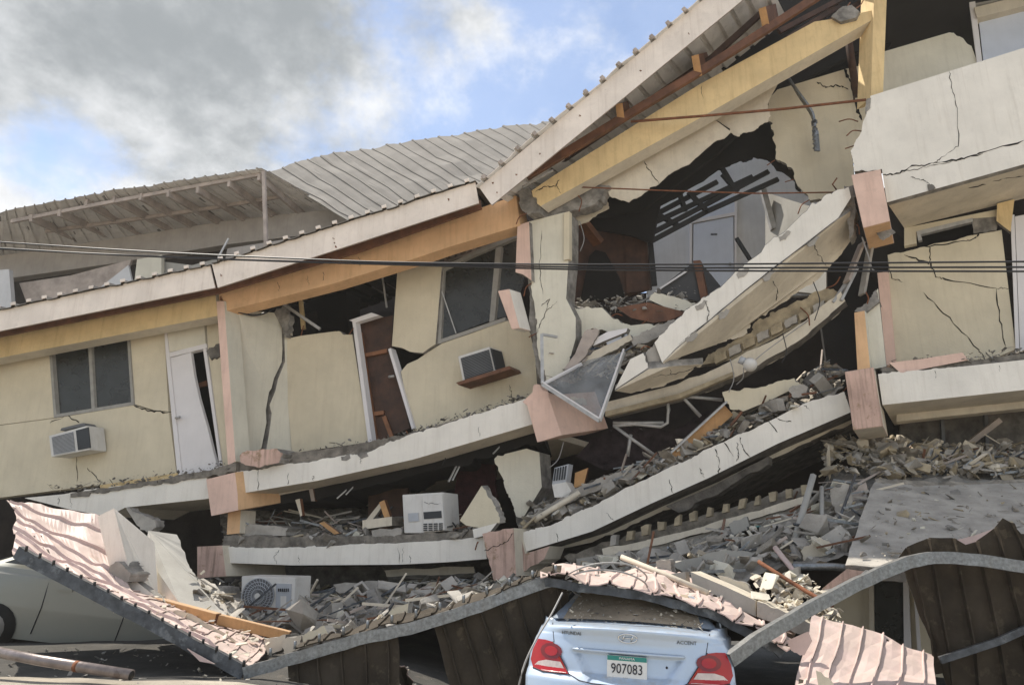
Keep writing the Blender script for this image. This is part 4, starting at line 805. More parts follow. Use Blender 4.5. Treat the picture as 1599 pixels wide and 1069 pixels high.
loose('timber_plank', 'pale split plank crossing the propped brown plank', 'plank', [(566, 818), (592, 786), (597, 790), (572, 824)], .05, 'soffit_paint', .4, side='concrete')
loose('timber_plank', 'small orange plank lying on the rubble left of the appliance', 'plank', [(498, 816), (506, 814), (530, 832), (522, 834)], .06, 'timber', .3, side='brown_wood')
loose('timber_plank', 'thin pale stake standing beneath the upper left slab', 'plank', [(461, 780), (468, 778), (472, 804), (469, 806)], .06, 'soffit_paint', .35, side='brown_wood')
loose('timber_plank', 'bent stub of timber hanging under the upper slab edge', 'plank', [(482, 762), (488, 760), (492, 782), (486, 782)], .05, 'rafter_wood', .5, side='brown_wood')
o = loose('wooden_tray', 'shallow wooden tray of debris left of the white appliance', 'tray', [(566, 812), (612, 806), (612, 820), (566, 826)], .3, 'soffit_paint', .2, side='dust_brown')
loose('broken_block', 'pale hollow block lying left of the white appliance', 'block', [(580, 828), (626, 824), (628, 838), (582, 840)], .2, 'dusty_concrete', .05, edges=(0, 1, 2), n=3)
loose('hollow_slab', 'broken hollow-core slab lying at the left of the lower storey', 'slab', [(370, 822), (400, 818), (450, 824), (446, 836), (390, 836), (358, 846), (360, 838)], .5, 'dusty_concrete', .2, edges=(0, 1, 2, 4), n=4)
bar_ = [((526, 778), (560, 748)), ((540, 772), (566, 745)), ((700, 752), (716, 720)), ((706, 750), (724, 714)), ((770, 708), (792, 684))]
names_ = ['thin metal strip hanging below the slab left of the panel', 'second metal strip beside the thin hanging one', 'torn aluminium rail hanging in front of the maroon curtain', 'twin torn rail just right of the aluminium one', 'thin rod dangling from the slab near the leaning column']
for (a, b), l in zip(bar_, names_): tag(bar('metal_strip', P(a[0], a[1], .5), P(b[0], b[1], .6), .05, .02, 'aluminium'), l, 'metal strip')
tag(tube('downpipe_stub', [P(640, 724, .6), P(641, 732, .55)], .07, 'soffit_paint', None, 10), 'short pale pipe stub poking from beneath the upper left slab', 'pipe')
# right lower storey: timbers, frames
o = thing('boxed_beam', 'boxed timber beam with grey top propped inside the right storey', 'beam', P(1030, 725, .2))
bar('top_board', P(1030, 722, .1), P(1133, 628, .3), .14, .03, 'aluminium', o); bar('side_board', P(1037, 729, .15), P(1137, 640, .35), .05, .2, 'timber', o)
fr = thing('mangled_frame', 'mangled aluminium window frame bent under the sagging tan beam', 'frame', P(1000, 700, .6))
for l in ([(957, 665), (990, 662), (1032, 666), (1042, 660), (1044, 640), (1041, 618)], [(958, 664), (985, 684), (1030, 716)], [(1042, 618), (1085, 620), (1128, 624)], [(1064, 602), (1066, 620), (1094, 650)], [(957, 660), (1000, 660), (1036, 660)], [(985, 678), (980, 712)]):
    tube('frame_rail', pts3(l, .45), .028, 'aluminium', fr, 6)
loose('dark_cloth', 'dark fabric heap sagging behind the bent window frame', 'cloth', [(920, 690), (960, 668), (1050, 672), (1110, 640), (1080, 700), (1020, 728), (940, 732), (900, 712)], .2, 'fabric_dark', .9, side=None, edges=(0, 1, 2, 3, 4, 5), n=5, amp=4)
loose('soffit_lump', 'curved cream soffit lump lying on the right slab', 'slab', [(1128, 612), (1180, 606), (1240, 590), (1252, 600), (1200, 626), (1160, 642), (1140, 638)], .3, 'cream_paint', .25, edges=(0, 1, 2, 5, 6), n=4, amp=3)
loose('broken_block', 'pale boulder-like block on the right slab', 'block', [(1232, 606), (1248, 600), (1262, 604), (1258, 618), (1238, 622)], .2, 'dusty_concrete', .05, edges=(0, 1, 2, 3, 4), n=3)
loose('concrete_board', 'long grey concrete lath lying on the right slab', 'board', [(828, 806), (900, 762), (960, 738), (1020, 728), (1030, 736), (960, 752), (890, 784), (834, 814)], .2, 'dusty_concrete', .1, edges=(1, 2, 4, 5), n=5)
tag(tube('broken_pipe', pts3([(834, 812), (870, 790), (905, 768)], -.0), .045, 'soffit_paint', None, 10), 'cream broken pipe in front of the long grey lath', 'pipe')
o = thing('vent_unit', 'small white louvred vent box tipped on its side in the rubble', 'vent', P(875, 770, .2))
prism('casing', [(862, 756), (884, 752), (892, 766), (886, 776), (866, 776), (864, 766)], .2, 'plastic_white', o, .1)
prism('grille', [(866, 730), (888, 724), (884, 752), (862, 756)], .15, 'plastic_grey', o, .1)
for k in range(5): prism('slat', [(866.5+k*4, 731-k*1), (868+k*4, 730.6-k*1), (865.6+k*4, 750-k*.6), (864+k*4, 750.4-k*.6)], .02, 'grille_dark', o, .08)
loose('timber_plank', 'square brown wood offcut behind the vent box', 'plank', [(898, 738), (918, 730), (912, 756), (896, 762)], .04, 'timber', .3, side='brown_wood')
# globe lamp
bm = bmesh.new(); bmesh.ops.create_uvsphere(bm, u_segments=16, v_segments=10, radius=.11)
c = P(1171, 569, .0); vs = [c+v.co for v in bm.verts]; fs = [tuple(v.index for v in f.verts) for f in bm.faces]; bm.free()
lamp = thing('globe_lamp', 'round white globe lamp hanging by its cable under the tan beam', 'lamp', c)
mk('globe', vs, fs, 'plastic_white', lamp, smooth=True); tube('collar', [c+Vector((-.08, 0, .05)), c+Vector((-.15, 0, .09))], .06, 'plastic_grey', lamp, 10)
tube('cable', spline([c+Vector((-.1, 0, -.05)), P(1160, 590, .1), P(1150, 600, .2)]), .008, 'wire_grey', lamp); tube('cable', spline([c, P(1200, 545, .1), P(1262, 500, .3)]), .008, 'wire_grey', lamp)
# in the upper gap
sofa = thing('upturned_cabinet', 'dark upturned cabinet with brown edge lying in the gap', 'cabinet', P(1060, 470, 1.1))
prism('panel', [(1022, 456), (1082, 410), (1102, 462), (1095, 472), (1060, 462)], .06, 'sofa_vinyl', sofa, 1.0)
prism('edge', [(1082, 407), (1093, 406), (1104, 462), (1094, 466)], .12, 'brown_wood', sofa, .95); prism('panel', [(1094, 410), (1110, 428), (1126, 448), (1104, 464)], .1, 'sofa_vinyl', sofa, 1.05)
bar('trim', P(1024, 455, .96), P(1074, 422, .96), .02, .03, 'white_door', sofa)
loose('plywood_sheet', 'brown plywood sheet lying on the torn low wall', 'sheet', [(962, 480), (1012, 472), (1074, 488), (1045, 500), (1020, 504), (985, 496)], .05, 'brown_wood', .45, side='dark_wood')
loose('wall_fragment', 'pale crumbling wall fragment under the upturned cabinet', 'slab', [(1014, 468), (1022, 456), (1055, 464), (1090, 474), (1072, 486), (1040, 480)], .12, 'pale_paint', .5, edges=(0, 1, 2, 3, 4), n=4)
loose('torn_board', 'dark weathered board twisted beside the split column', 'board', [(912, 518), (930, 512), (936, 516), (914, 556), (892, 578), (880, 576), (898, 552)], .04, 'rafter_wood', .0, edges=(0, 2, 4), n=4)
loose('torn_board', 'pale paper-like board edge above the fallen glass', 'board', [(930, 528), (948, 518), (980, 512), (978, 518), (944, 532), (926, 540)], .12, 'white_door', .05)
loose('torn_board', 'lilac-grey tile fragment behind the fallen glass', 'board', [(944, 528), (978, 518), (982, 530), (950, 542)], .06, 'blue_white', .12)
loose('torn_board', 'tan batten lying above the fallen glass', 'board', [(902, 566), (940, 542), (984, 522), (988, 530), (944, 554), (912, 572)], .1, 'soffit_paint', .08, edges=(0, 3), n=4)
loose('hollow_slab', 'grey strip of hollow blocks below the brown plywood', 'slab', [(984, 530), (1018, 512), (1052, 498), (1056, 504), (1020, 530), (990, 540)], .2, 'dusty_concrete', .1, edges=(0, 1, 3, 4), n=5)
o = loose('parapet_stub', 'small peach and white wall stub hanging beside the window', 'block', [(777, 454), (795, 451), (811, 512), (799, 514)], .28, 'peach_paint', .0, side='white_paint', d=Vector((.75, 1, .05)).normalized(), bevel=.006)
# the fallen glazed sash
gl = thing('fallen_window', 'fallen aluminium window sash with a dusty torn pane on the corbel', 'window', P(935, 660, -.4))
c4 = [P(847, 600, -.3), P(936, 657, -.65), P(974, 549, -.25), P(900, 566, .1)]
for a, b in ((0, 1), (1, 2)):
    bar('frame_rail', c4[a], c4[b], .035, .05, 'aluminium', gl); off = Vector((0, -.03, .035)); bar('frame_rail', c4[a]+off, c4[b]+off, .02, .02, 'white_door', gl)
bar('frame_rail', P(846, 522, -.15), c4[0], .05, .05, 'aluminium', gl); bar('frame_rail', P(846, 522, -.15), P(870, 526, 0), .03, .04, 'aluminium', gl)
bar('frame_rail', c4[0], P(908, 568, 0), .04, .05, 'white_door', gl)
mk('pane', c4+[p+Vector((.005, .012, -.01)) for p in c4], [(0, 1, 2, 3), (7, 6, 5, 4), (0, 4, 5, 1), (1, 5, 6, 2), (2, 6, 7, 3), (3, 7, 4, 0)], 'torn_glass', gl)
prism('dust_lump', rag([(890, 620), (912, 622), (916, 632), (896, 630)], (0, 1, 2, 3), 3, 1.5), .04, 'dusty_concrete', gl, -.47)
# rods across the gap
tag(tube('steel_rod', pts3([(985, 190, -.3), (1100, 181, -.3), (1225, 170, -.3), (1352, 156, -.38)], 0), .022, 'rust', None, 6), 'brown rusty angle bar spanning the upper gap', 'rod')
tag(tube('steel_rod', pts3([(900, 292, .0), (1050, 298, .0), (1180, 302, .0), (1325, 300, -.1)], 0), .012, 'rust', None, 6), 'thin rusty rod spanning the gap above the ceiling grid', 'rod')
tag(bar('steel_strip', P(816, 292, -.4), P(864, 266, -.4), .03, .03, 'aluminium'), 'thin aluminium strip at the broken roof corner', 'strip')
# debris by the right gap
for k, (a, b, w_, m_) in enumerate((((1312, 470), (1338, 418), .09, 'aluminium'), ((1300, 472), (1322, 440), .05, 'aluminium'), ((1322, 440), (1346, 380), .16, 'rafter_wood'), ((1346, 460), (1360, 380), .14, 'dusty_concrete'))):
    tag(bar('torn_strip', P(a[0], a[1], .3), P(b[0], b[1], .4), w_, .04, m_), ['folded aluminium blind hanging in the right gap', 'short aluminium rail left of the folded blind', 'torn brown board hanging in the right gap', 'grey torn concrete strip hanging under the pink corbel'][k], 'strip')
tag(tube('cable', spline([P(1346, 370, -.1), P(1356, 400, -.1), P(1362, 420, 0), P(1372, 424, .1)]), .012, 'wire_grey'), 'grey cable dangling beneath the upper pink corbel', 'cable')

WM = ['rafter_wood', 'dusty_concrete', 'galvanised', 'brown_wood', 'soffit_paint', 'dark_steel']
sticks('sticks', scatter([(930, 880, .2), (1050, 855, .2), (1150, 825, .2), (1260, 780, .3), (1360, 730, .3)], [(950, 912, -2), (1080, 905, -2.2), (1180, 880, -2.2), (1300, 865, -2.2), (1340, 850, -2.)], 40, 1, 1, 61), WM, 61, 'splintered rods and laths strewn over the right debris slope')
sticks('sticks', scatter([(380, 812, 1.2), (560, 806, 1.2), (700, 800, 1.2)], [(370, 846, .2), (560, 846, .2), (740, 830, .2)], 30, 1, 1, 62), WM, 62, 'splintered laths lying in the lower left storey', lean=Vector((1, .3, .1)))
sticks('sticks', scatter([(850, 790, .6), (1000, 735, .6), (1150, 665, .6), (1300, 570, 1)], [(840, 815, .1), (1000, 745, .1), (1150, 672, .1), (1300, 608, .1)], 45, 1, 1, 63), WM, 63, 'splintered laths and rods on the rising right slab', lean=Vector((1, .2, .5)))
sticks('sticks', scatter([(890, 545, .6), (1030, 520, .6)], [(870, 590, 0), (1000, 560, 0)], 16, 1, 1, 64), WM, 64, 'splintered laths behind the fallen glass', lean=Vector((1, .2, .5)))
sticks('sticks', scatter([(360, 925, .2), (560, 925, .2), (760, 910, .2)], [(380, 985, -2), (560, 975, -2.2), (760, 935, -2.2)], 36, 1, 1, 65), WM, 65, 'splintered laths in the grey rubble under the lower left slab', lean=Vector((1, .2, .2)))
sticks('sticks', scatter([(1380, 705, .6), (1620, 712, .6)], [(1380, 748, .1), (1620, 748, .1)], 60, 1, 1, 66), WM, 66, 'splintered laths along the pale ledge under the right block', lean=Vector((1, .3, .5)), L=(.15, .6))
for nm, pts, Y_, m_ in (('long narrow grey plate just under the tan block ledge', [(1000, 872), (1120, 846), (1240, 806), (1246, 816), (1120, 862), (1004, 886)], -.3, 'slope_dust'), ('broad dark plate sloping left of the square grey slab', [(960, 900), (1040, 878), (1120, 862), (1128, 876), (1040, 900), (965, 916)], -1.0, 'grey_wall'), ('tilted pale plate right of the square grey slab', [(1180, 840), (1246, 806), (1256, 820), (1200, 856)], -.7, 'dusty_concrete'), ('smooth grey plate leaning near the pinkish pipe', [(1120, 868), (1190, 842), (1204, 872), (1140, 900)], -1.4, 'grey_wall'), ('tall brownish plate behind the crumpled pale sheet', [(1322, 776), (1352, 752), (1366, 800), (1340, 822)], -.6, 'rafter_wood'), ('grey plate half buried left of the outdoor cooling unit', [(520, 912), (600, 906), (606, 918), (530, 926)], -.3, 'dusty_concrete'), ('long pale plate lying deep under the lower left slab', [(600, 890), (740, 884), (742, 894), (604, 900)], .6, 'soffit_paint')):
    loose('debris_plate', nm, 'plate', pts, .10, m_, Y_, edges=(0, 1, 2, 3), n=4, d=Vector((.1, .6, -.5)).normalized())
for k, l in enumerate(([(1140, 560), (1146, 590), (1138, 612)], [(1222, 520), (1228, 548), (1221, 566)], [(880, 690), (872, 716), (858, 730)], [(1270, 440), (1280, 470), (1272, 500)], [(905, 345), (912, 372), (906, 392)], [(690, 690), (696, 712), (690, 726)])):
    tag(tube('hanging_wire', spline(pts3(l, .1 if k < 4 else .4), 5), .008, 'wire_black' if k % 2 else 'wire_grey', None, 5), ['thin wire dangling left of the globe lamp', 'thin wire dangling right of the globe lamp', 'thin wire below the second peach corbel', 'dark wire hanging below the fallen parapet', 'grey wire hanging by the split column top', 'dark wire hanging from the upper left slab'][k], 'wire')
mound('rubble', [(236, 905, -1.95), (290, 898, -1.95), (335, 912, -1.95), (372, 950, -1.95)], [(270, 965, -2.9), (310, 985, -2.9), (350, 1000, -2.9), (400, 1008, -2.9)], 'dusty_concrete', nu=24, nv=14, amp=.08, seed=31, label='dusty heap between the grey slab and the outdoor unit')
rubble('rubble', scatter([(245, 905, -2.), (300, 900, -2.), (370, 948, -2.)], [(280, 965, -2.9), (330, 990, -2.9), (400, 1004, -2.9)], 120, .02, .22, 71), LM, 71, label='broken bits beside the outdoor unit and grey slab')

for nm, pts, Y_, m_ in (('long grey plate lowest on the debris slope above the blue car', [(880, 905), (960, 888), (1060, 878), (1066, 892), (960, 908), (884, 920)], -1.6, 'slope_dust'), ('wide grey plate sloping right of the upright hollow block', [(1050, 880), (1130, 858), (1180, 862), (1160, 890), (1080, 900)], -2.0, 'grey_wall'), ('long thin grey plate parallel to the tan ledge', [(1080, 856), (1200, 818), (1268, 800), (1270, 806), (1200, 828), (1084, 864)], -.5, 'dusty_concrete'), ('dark broad plate at the foot of the leaning grey post', [(1196, 850), (1244, 828), (1260, 850), (1216, 874)], -1.2, 'slope_dust')):
    loose('debris_plate', nm, 'plate', pts, .10, m_, Y_, edges=(0, 1, 2, 3, 4, 5), n=4, d=Vector((.1, .6, -.5)).normalized())
# ------------------------------------------------------------------ the fallen carport canopy
# left sheets: pink top side up
cl = thing('fallen_canopy', 'pink profiled canopy sheet crushed over the pale car', 'canopy', P(150, 980, -3.5))
A = pts3([(12, 778, -2.6), (20, 804, -3.0), (22, 830, -3.5), (26, 864, -4.3)], 0)
B = pts3([(172, 806, -2.0), (172, 840, -2.3), (176, 890, -2.8), (215, 930, -3.2), (300, 985, -3.7), (388, 1050, -4.3)], 0)
sheet('canopy_sheet', A, B, 7, .03, 'sheet_pink', 'sheet_under', cl, nv=26, crumple=.05, seed=2, face=Vector((0, -.4, 1)), ribw=.06)
A = pts3([(200, 905, -2.2), (260, 930, -2.4), (330, 960, -2.6), (420, 1000, -2.8)], 0)
B = pts3([(40, 868, -4.25), (170, 935, -4.3), (290, 1002, -4.3), (386, 1052, -4.3)], 0)
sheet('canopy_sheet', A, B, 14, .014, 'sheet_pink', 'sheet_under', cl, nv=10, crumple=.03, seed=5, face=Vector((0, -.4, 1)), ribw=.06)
def channel(name, pts, h, w, mat, parent, lip=.02, up=Vector((0, 0, 1))):
    """a folded C-section following a line"""
    pts = [Vector(p) for p in pts]
    prof = [(w, h/2), (w, h/2-lip), (w-.004, h/2-lip), (w-.004, h/2-.004), (.004, h/2-.004), (.004, -h/2+.004), (w-.004, -h/2+.004), (w-.004, -h/2+lip), (w, -h/2+lip), (w, -h/2), (0, -h/2), (0, h/2)]
    V = []; F = []; n = len(prof)
    for i, p in enumerate(pts):
        t = (pts[min(i+1, len(pts)-1)]-pts[max(i-1, 0)]).normalized(); s = t.cross(up).normalized(); u = s.cross(t)
        if s.y < 0: s = -s
        for a, b in prof: V.append(p+s*a+u*b)
    for i in range(len(pts)-1):
        for k in range(n): a, b = i*n+k, i*n+(k+1) % n; F.append((a, b, b+n, a+n))
    F += [tuple(range(n-1, -1, -1)), tuple(range(len(V)-n, len(V)))]
    return mk(name, V, F, mat, parent)
def wavy(pts, k=6, a=.012, seed=0):
    q = spline(pts, k); rr = random.Random(seed); return [p+Vector((0, rr.uniform(-a, a), rr.uniform(-a, a))) for p in q]
channel('edge_channel', wavy(pts3([(24, 862, -4.4), (120, 912, -4.42), (210, 960, -4.42), (300, 1008, -4.42), (380, 1051, -4.4)], 0), 4, .006), .12, .06, 'dark_steel', cl)
for k in range(17):
    t = k/16; p = P(40+340*t, 864+180*t, -4.40); tube('screw', [p+Vector((0, 0, .02)), p+Vector((0, 0, .075))], .014, 'black_metal', cl, 6)
prism('torn_flap', [(292, 1012), (335, 1036), (312, 1032)], .01, 'sheet_pink', cl, -4.45)
# middle sheets: dark underside hanging from the galvanised channel
cm = thing('fallen_canopy', 'dark underside of canopy sheets hanging below a galvanised channel left of the blue car', 'canopy', P(600, 1050, -4.2))
top = pts3([(380, 1051, -4.42), (470, 1024, -4.35), (560, 998, -4.3), (640, 980, -4.25), (710, 960, -4.2), (790, 930, -4.1), (850, 910, -4.05), (880, 906, -4.)], 0)
channel('edge_channel', wavy(top, 4, .006, 3), .105, .06, 'galvanised', cm)
A = [p+Vector((0, .07, .03)) for p in top]
A1 = resample(A, 40)
def hang(i0, i1, ribs, drop, sx, back, seed):
    a = A1[i0:i1+1]; b = [p+Vector((sx, back, -drop)) for p in a]
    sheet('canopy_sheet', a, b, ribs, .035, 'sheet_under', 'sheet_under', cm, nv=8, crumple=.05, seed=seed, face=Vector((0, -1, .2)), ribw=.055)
hang(5, 18, 5, 1.6, .35, -.15, 1); hang(23, 40, 7, 1.9, .5, .25, 2)
# rim of the sheet above the channel
B1 = [p+Vector((0, .22, .10)) for p in A1]
sheet('canopy_sheet', [p+Vector((0, -.06, .05)) for p in A1[6:]], B1[6:], 15, .018, 'sheet_under', 'sheet_under', cm, nv=4, crumple=.05, seed=8, face=Vector((0, -.4, 1)), ribw=.06)
for k in range(3, 40, 3): tube('screw', [A1[k]+Vector((0, -.05, .05)), A1[k]+Vector((0, -.05, .12))], .014, 'galvanised', cm, 6)
sheet('canopy_sheet', pts3([(590, 1005, -3.9), (645, 1060, -4.0)], 0), pts3([(625, 1060, -3.4), (640, 1085, -3.5)], 0), 2, .03, 'sheet_pink', 'sheet_under', cm, nv=4, crumple=.03, seed=9)
# over the car
cc_ = thing('fallen_canopy', 'thin crumpled canopy strip draped over the blue car roof', 'canopy', P(1000, 930, -3.6))
fr_ = pts3([(850, 898, -4.3), (920, 908, -4.4), (985, 916, -4.4), (1050, 931, -4.4), (1110, 948, -4.4), (1180, 983, -4.35), (1225, 1010, -4.3)], 0)
bk_ = pts3([(850, 885, -2.9), (920, 885, -2.8), (985, 888, -2.8), (1050, 896, -2.8), (1110, 914, -2.8), (1180, 950, -2.8), (1240, 985, -2.8)], 0)
sheet('canopy_sheet', fr_, bk_, 12, .022, 'sheet_pink', 'sheet_under', cc_, nv=8, crumple=.07, seed=6, face=Vector((0, -.3, 1)), ribw=.07)
channel('edge_channel', wavy([p+Vector((0, .1, -.06)) for p in fr_], 4, .008, 9), .075, .05, 'dark_steel', cc_)
# right: long bent galvanised channel and dark sheets
cr_ = thing('fallen_canopy', 'tall dark ribbed canopy sheets reared up at the right edge', 'canopy', P(1500, 1060, -3.6))
ln = pts3([(1143, 1030, -4.7), (1200, 990, -4.5), (1280, 944, -4.3), (1360, 903, -4.1), (1420, 878, -4.0), (1470, 870, -3.95), (1530, 874, -3.95), (1599, 884, -3.95), (1660, 890, -3.95)], 0)
channel('edge_channel', wavy(ln, 4, .004, 4), .105, .07, 'galvanised', cr_)
A = pts3([(1402, 872, -3.7), (1420, 848, -3.7), (1452, 842, -3.7), (1490, 842, -3.72), (1515, 848, -3.72), (1545, 828, -3.74), (1572, 800, -3.75), (1600, 836, -3.75), (1660, 800, -3.75)], 0)
B = pts3([(1466, 1030, -3.55), (1490, 1090, -3.6), (1530, 1110, -3.6), (1560, 1120, -3.6), (1590, 1120, -3.6), (1640, 1120, -3.6), (1680, 1120, -3.6), (1720, 1120, -3.6), (1780, 1120, -3.6)], 0)
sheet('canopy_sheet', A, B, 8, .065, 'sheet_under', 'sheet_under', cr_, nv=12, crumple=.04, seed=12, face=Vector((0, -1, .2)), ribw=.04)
bar('cross_rail', P(1468, 1030, -3.75), P(1560, 1000, -3.75), .04, .06, 'dark_steel', cr_); bar('cross_rail', P(1560, 1000, -3.75), P(1660, 955, -3.75), .04, .06, 'dark_steel', cr_)
# pink sheet lower right
cp = thing('fallen_canopy', 'sunlit pink canopy sheet lying folded at the bottom right', 'canopy', P(1350, 1069, -4))
A = pts3([(1270, 958, -3.6), (1320, 973, -3.6), (1380, 992, -3.6), (1462, 1022, -3.6)], 0)
B = pts3([(1232, 1085, -4.6), (1300, 1088, -4.6), (1370, 1092, -4.6), (1455, 1096, -4.6)], 0)
sheet('canopy_sheet', A, B, 6, .024, 'sheet_pink', 'sheet_under', cp, nv=8, crumple=.04, seed=15, face=Vector((0, -.6, 1)), ribw=.04)
prism('torn_flap', rag([(1228, 1000), (1262, 985), (1268, 1000), (1256, 1022), (1240, 1018)], (3, 4), 3, 2), .01, 'sheet_pink', cp, -4.2)
prism('torn_flap', rag([(1274, 1046), (1296, 1060), (1312, 1085), (1280, 1085)], (0, 1), 3, 2), .01, 'soffit_paint', cp, -4.75)
loose('metal_sheet', 'dusty reddish sheet corner above the bent channel', 'sheet', [(1470, 848), (1520, 836), (1560, 822), (1552, 840), (1500, 860)], .02, 'sheet_pink', -2.6, side=None)
loose('metal_sheet', 'orange-pink sheet scrap standing behind the bent channel', 'sheet', [(1284, 918), (1322, 888), (1352, 892), (1322, 922), (1282, 948)], .02, 'worn_peach', -2.9, side=None)
# window behind the pink sheet
rw = thing('window_wall', 'surviving pale window wall behind the bent channel', 'window', P(1370, 990, -1.6))
prism('wall_panel', [(1300, 925), (1480, 890), (1500, 1060), (1300, 1040)], .12, 'cream_paint', rw, -1.6)
prism('window_frame', [(1356, 900), (1364, 898), (1366, 1040), (1358, 1040)], .1, 'soffit_paint', rw, -1.68)
prism('window_frame', [(1410, 900), (1418, 898), (1424, 1040), (1412, 1040)], .1, 'white_door', rw, -1.69)
prism('window_frame', [(1426, 910), (1430, 908), (1440, 1040), (1434, 1040)], .1, 'white_door', rw, -1.68)
prism('pane', [(1365, 905), (1411, 900), (1413, 1040), (1367, 1040)], .02, 'dusty_glass', rw, -1.66)
# concrete/timber beams lying over the strip
loose('concrete_beam', 'grey concrete beam with sunlit dusty top behind the blue car', 'beam', [(1078, 892), (1130, 914), (1180, 937), (1180, 962), (1130, 940), (1082, 916)], .3, 'grey_wall', -3.3, side='soffit_paint', d=Vector((.5, 1, .0)).normalized())
loose('concrete_beam', 'broken rough end of beam poking out right of the blue car', 'beam', [(1182, 938), (1240, 962), (1300, 990), (1298, 1004), (1270, 996), (1182, 962)], .3, 'dusty_concrete', -3.35, side='soffit_paint', edges=(0, 1, 3, 4), n=5, d=Vector((.5, 1, 0)).normalized())
loose('grey_slab', 'flat grey slab fragment with dangling wires above the car', 'slab', [(990, 908), (1030, 898), (1070, 892), (1072, 908), (1040, 918), (1008, 916)], .12, 'grey_wall', -3.2, edges=(0, 3, 4), n=4)
loose('broken_block', 'upright hollow block standing above the blue car', 'block', [(1024, 876), (1046, 873), (1049, 892), (1026, 896)], .15, 'dusty_concrete', -2.8, edges=(0, 1, 2, 3), n=3)
tag(tube('steel_pipe', pts3([(970, 869, -3.0), (1040, 897, -3.2), (1105, 925, -3.5)], 0), .028, 'soffit_paint', None, 8), 'slim pale pipe sloping over the debris behind the car', 'pipe')
tag(tube('steel_rod', pts3([(1184, 876, -2.7), (1230, 905, -2.9), (1285, 938, -3.2), (1300, 945, -3.3)], 0), .022, 'rust', None, 6), 'rusty brown rod leaning near the bent channel', 'rod')
tag(tube('steel_pipe', pts3([(1210, 854, -2.2), (1234, 884, -2.4), (1258, 918, -2.6)], 0), .03, 'sheet_pink', None, 8), 'pinkish pipe piece standing in the right debris', 'pipe')
tag(tube('steel_pipe', pts3([(1288, 945, -3.3), (1320, 925, -3.2), (1355, 893, -3.0)], 0), .03, 'galvanised', None, 8), 'short galvanised pipe beside the orange-pink scrap', 'pipe')
tag(tube('steel_pipe', pts3([(1238, 884, -2.4), (1300, 884, -2.4), (1390, 892, -2.6)], 0), .04, 'galvanised', None, 8), 'horizontal grey pipe above the orange-pink scrap', 'pipe')
rod = [((1236, 860), (1270, 742), .045), ((1284, 870), (1283, 760), .03), ((1290, 868), (1336, 740), .02), ((1306, 866), (1370, 822), .02), ((1240, 818), (1284, 826), .02), ((1330, 795), (1378, 830), .014)]
lab = ['tall leaning grey post in the right debris', 'upright thin post right of the leaning grey post', 'thin dark conduit crossing the upright post', 'dark stick lying below the pile of white blocks', 'short rung between the two debris posts', 'thin pale stick left of the white block pile']
for (a, b, r_), l in zip(rod, lab): tag(tube('debris_post', [P(a[0], a[1], -1.4), P(b[0], b[1], -.8)], r_, 'dark_steel' if r_ < .03 else 'grey_wall', None, 6), l, 'post')
fs_ = loose('fallen_slab', 'large flat dusty grey slab sloping down at the right', 'slab', [(1366, 752, -.3), (1440, 758, -.3), (1780, 748, -.3), (1780, 890, -2.9), (1420, 885, -2.9), (1320, 882, -2.8), (1350, 790, -1.2)], .16, 'dusty_concrete', d=Vector((0, .5, -1)).normalized(), edges=(4, 5, 6), n=5)
for l in ([(1380, 848, -2.1), (1440, 822, -1.5), (1500, 795, -1.0), (1560, 766, -.5)], [(1500, 800, -1.1), (1530, 815, -1.4), (1560, 845, -2)], [(1420, 800, -1.1), (1450, 790, -.9), (1470, 770, -.55)]): crack(fs_, l, 0, 2.4, off=.02)
rubble('rubble', scatter([(1380, 760, -.35), (1500, 762, -.35), (1620, 758, -.35)], [(1340, 870, -2.7), (1480, 878, -2.8), (1620, 878, -2.8)], 190, .008, .13, 72, lift=.015, wob=.02), LM, 72, label='crumbs and small shards on the grey fallen slab')
mound('rubble', [(1366, 750, -.2), (1480, 752, -.2), (1620, 748, -.2)], [(1380, 782, -.75), (1480, 776, -.6), (1620, 768, -.5)], 'dust_brown', nu=30, nv=8, amp=.06, seed=41, label='dust drift at the top of the grey fallen slab')
rr = random.Random(9)
for k, (x, y) in enumerate(((1374, 778), (1382, 790), (1395, 786), (1376, 806), (1392, 800), (1400, 812), (1404, 778), (1386, 818))):
    s_ = rr.uniform(9, 13); tag(prism('white_block', rag([(x, y), (x+s_*1.3, y-3), (x+s_*1.4, y+s_*.5), (x+3, y+s_*.75)], (0, 1, 2, 3), 2, 1.2, k), .15, 'far_white' if k % 3 else 'dusty_concrete', None, -.9+.03*k, side='dusty_concrete'), ['topmost left white block in the pile on the grey slab', 'white block second from the top of the pile on the grey slab', 'flat white block at the middle right of the slab pile', 'largest front white block low in the slab pile', 'white block wedged at the middle of the slab pile', 'lowest right white block of the slab pile', 'farthest right upper block of the slab pile', 'bottom left block of the slab pile'][k], 'block', group='white blocks heaped on the grey fallen slab')
tag(tube('plumbing_pipe', pts3([(1384, 824, -1.2), (1380, 836, -1.4), (1374, 850, -1.6)], 0), .05, 'plastic_grey', None, 10), 'stub of grey plumbing pipe below the white block pile', 'pipe')
loose('wall_slab', 'square grey wall slab leaning on the debris below the ledge', 'slab', [(1138, 818), (1166, 806), (1176, 840), (1150, 852)], .08, 'grey_wall', -.5, edges=(0, 2), n=3)
loose('crate', 'small teal plastic scrap next to the square grey slab', 'crate', [(1166, 822), (1186, 820), (1184, 834), (1170, 836)], .1, 'teal_plastic', -.5, side=None)
loose('torn_sheet', 'crumpled pale sheet draped among the debris posts', 'panel', [(1296, 764), (1326, 756), (1332, 790), (1318, 806), (1304, 800)], .06, 'dusty_concrete', -.9, edges=(0, 1, 2, 3, 4), n=4, amp=3)
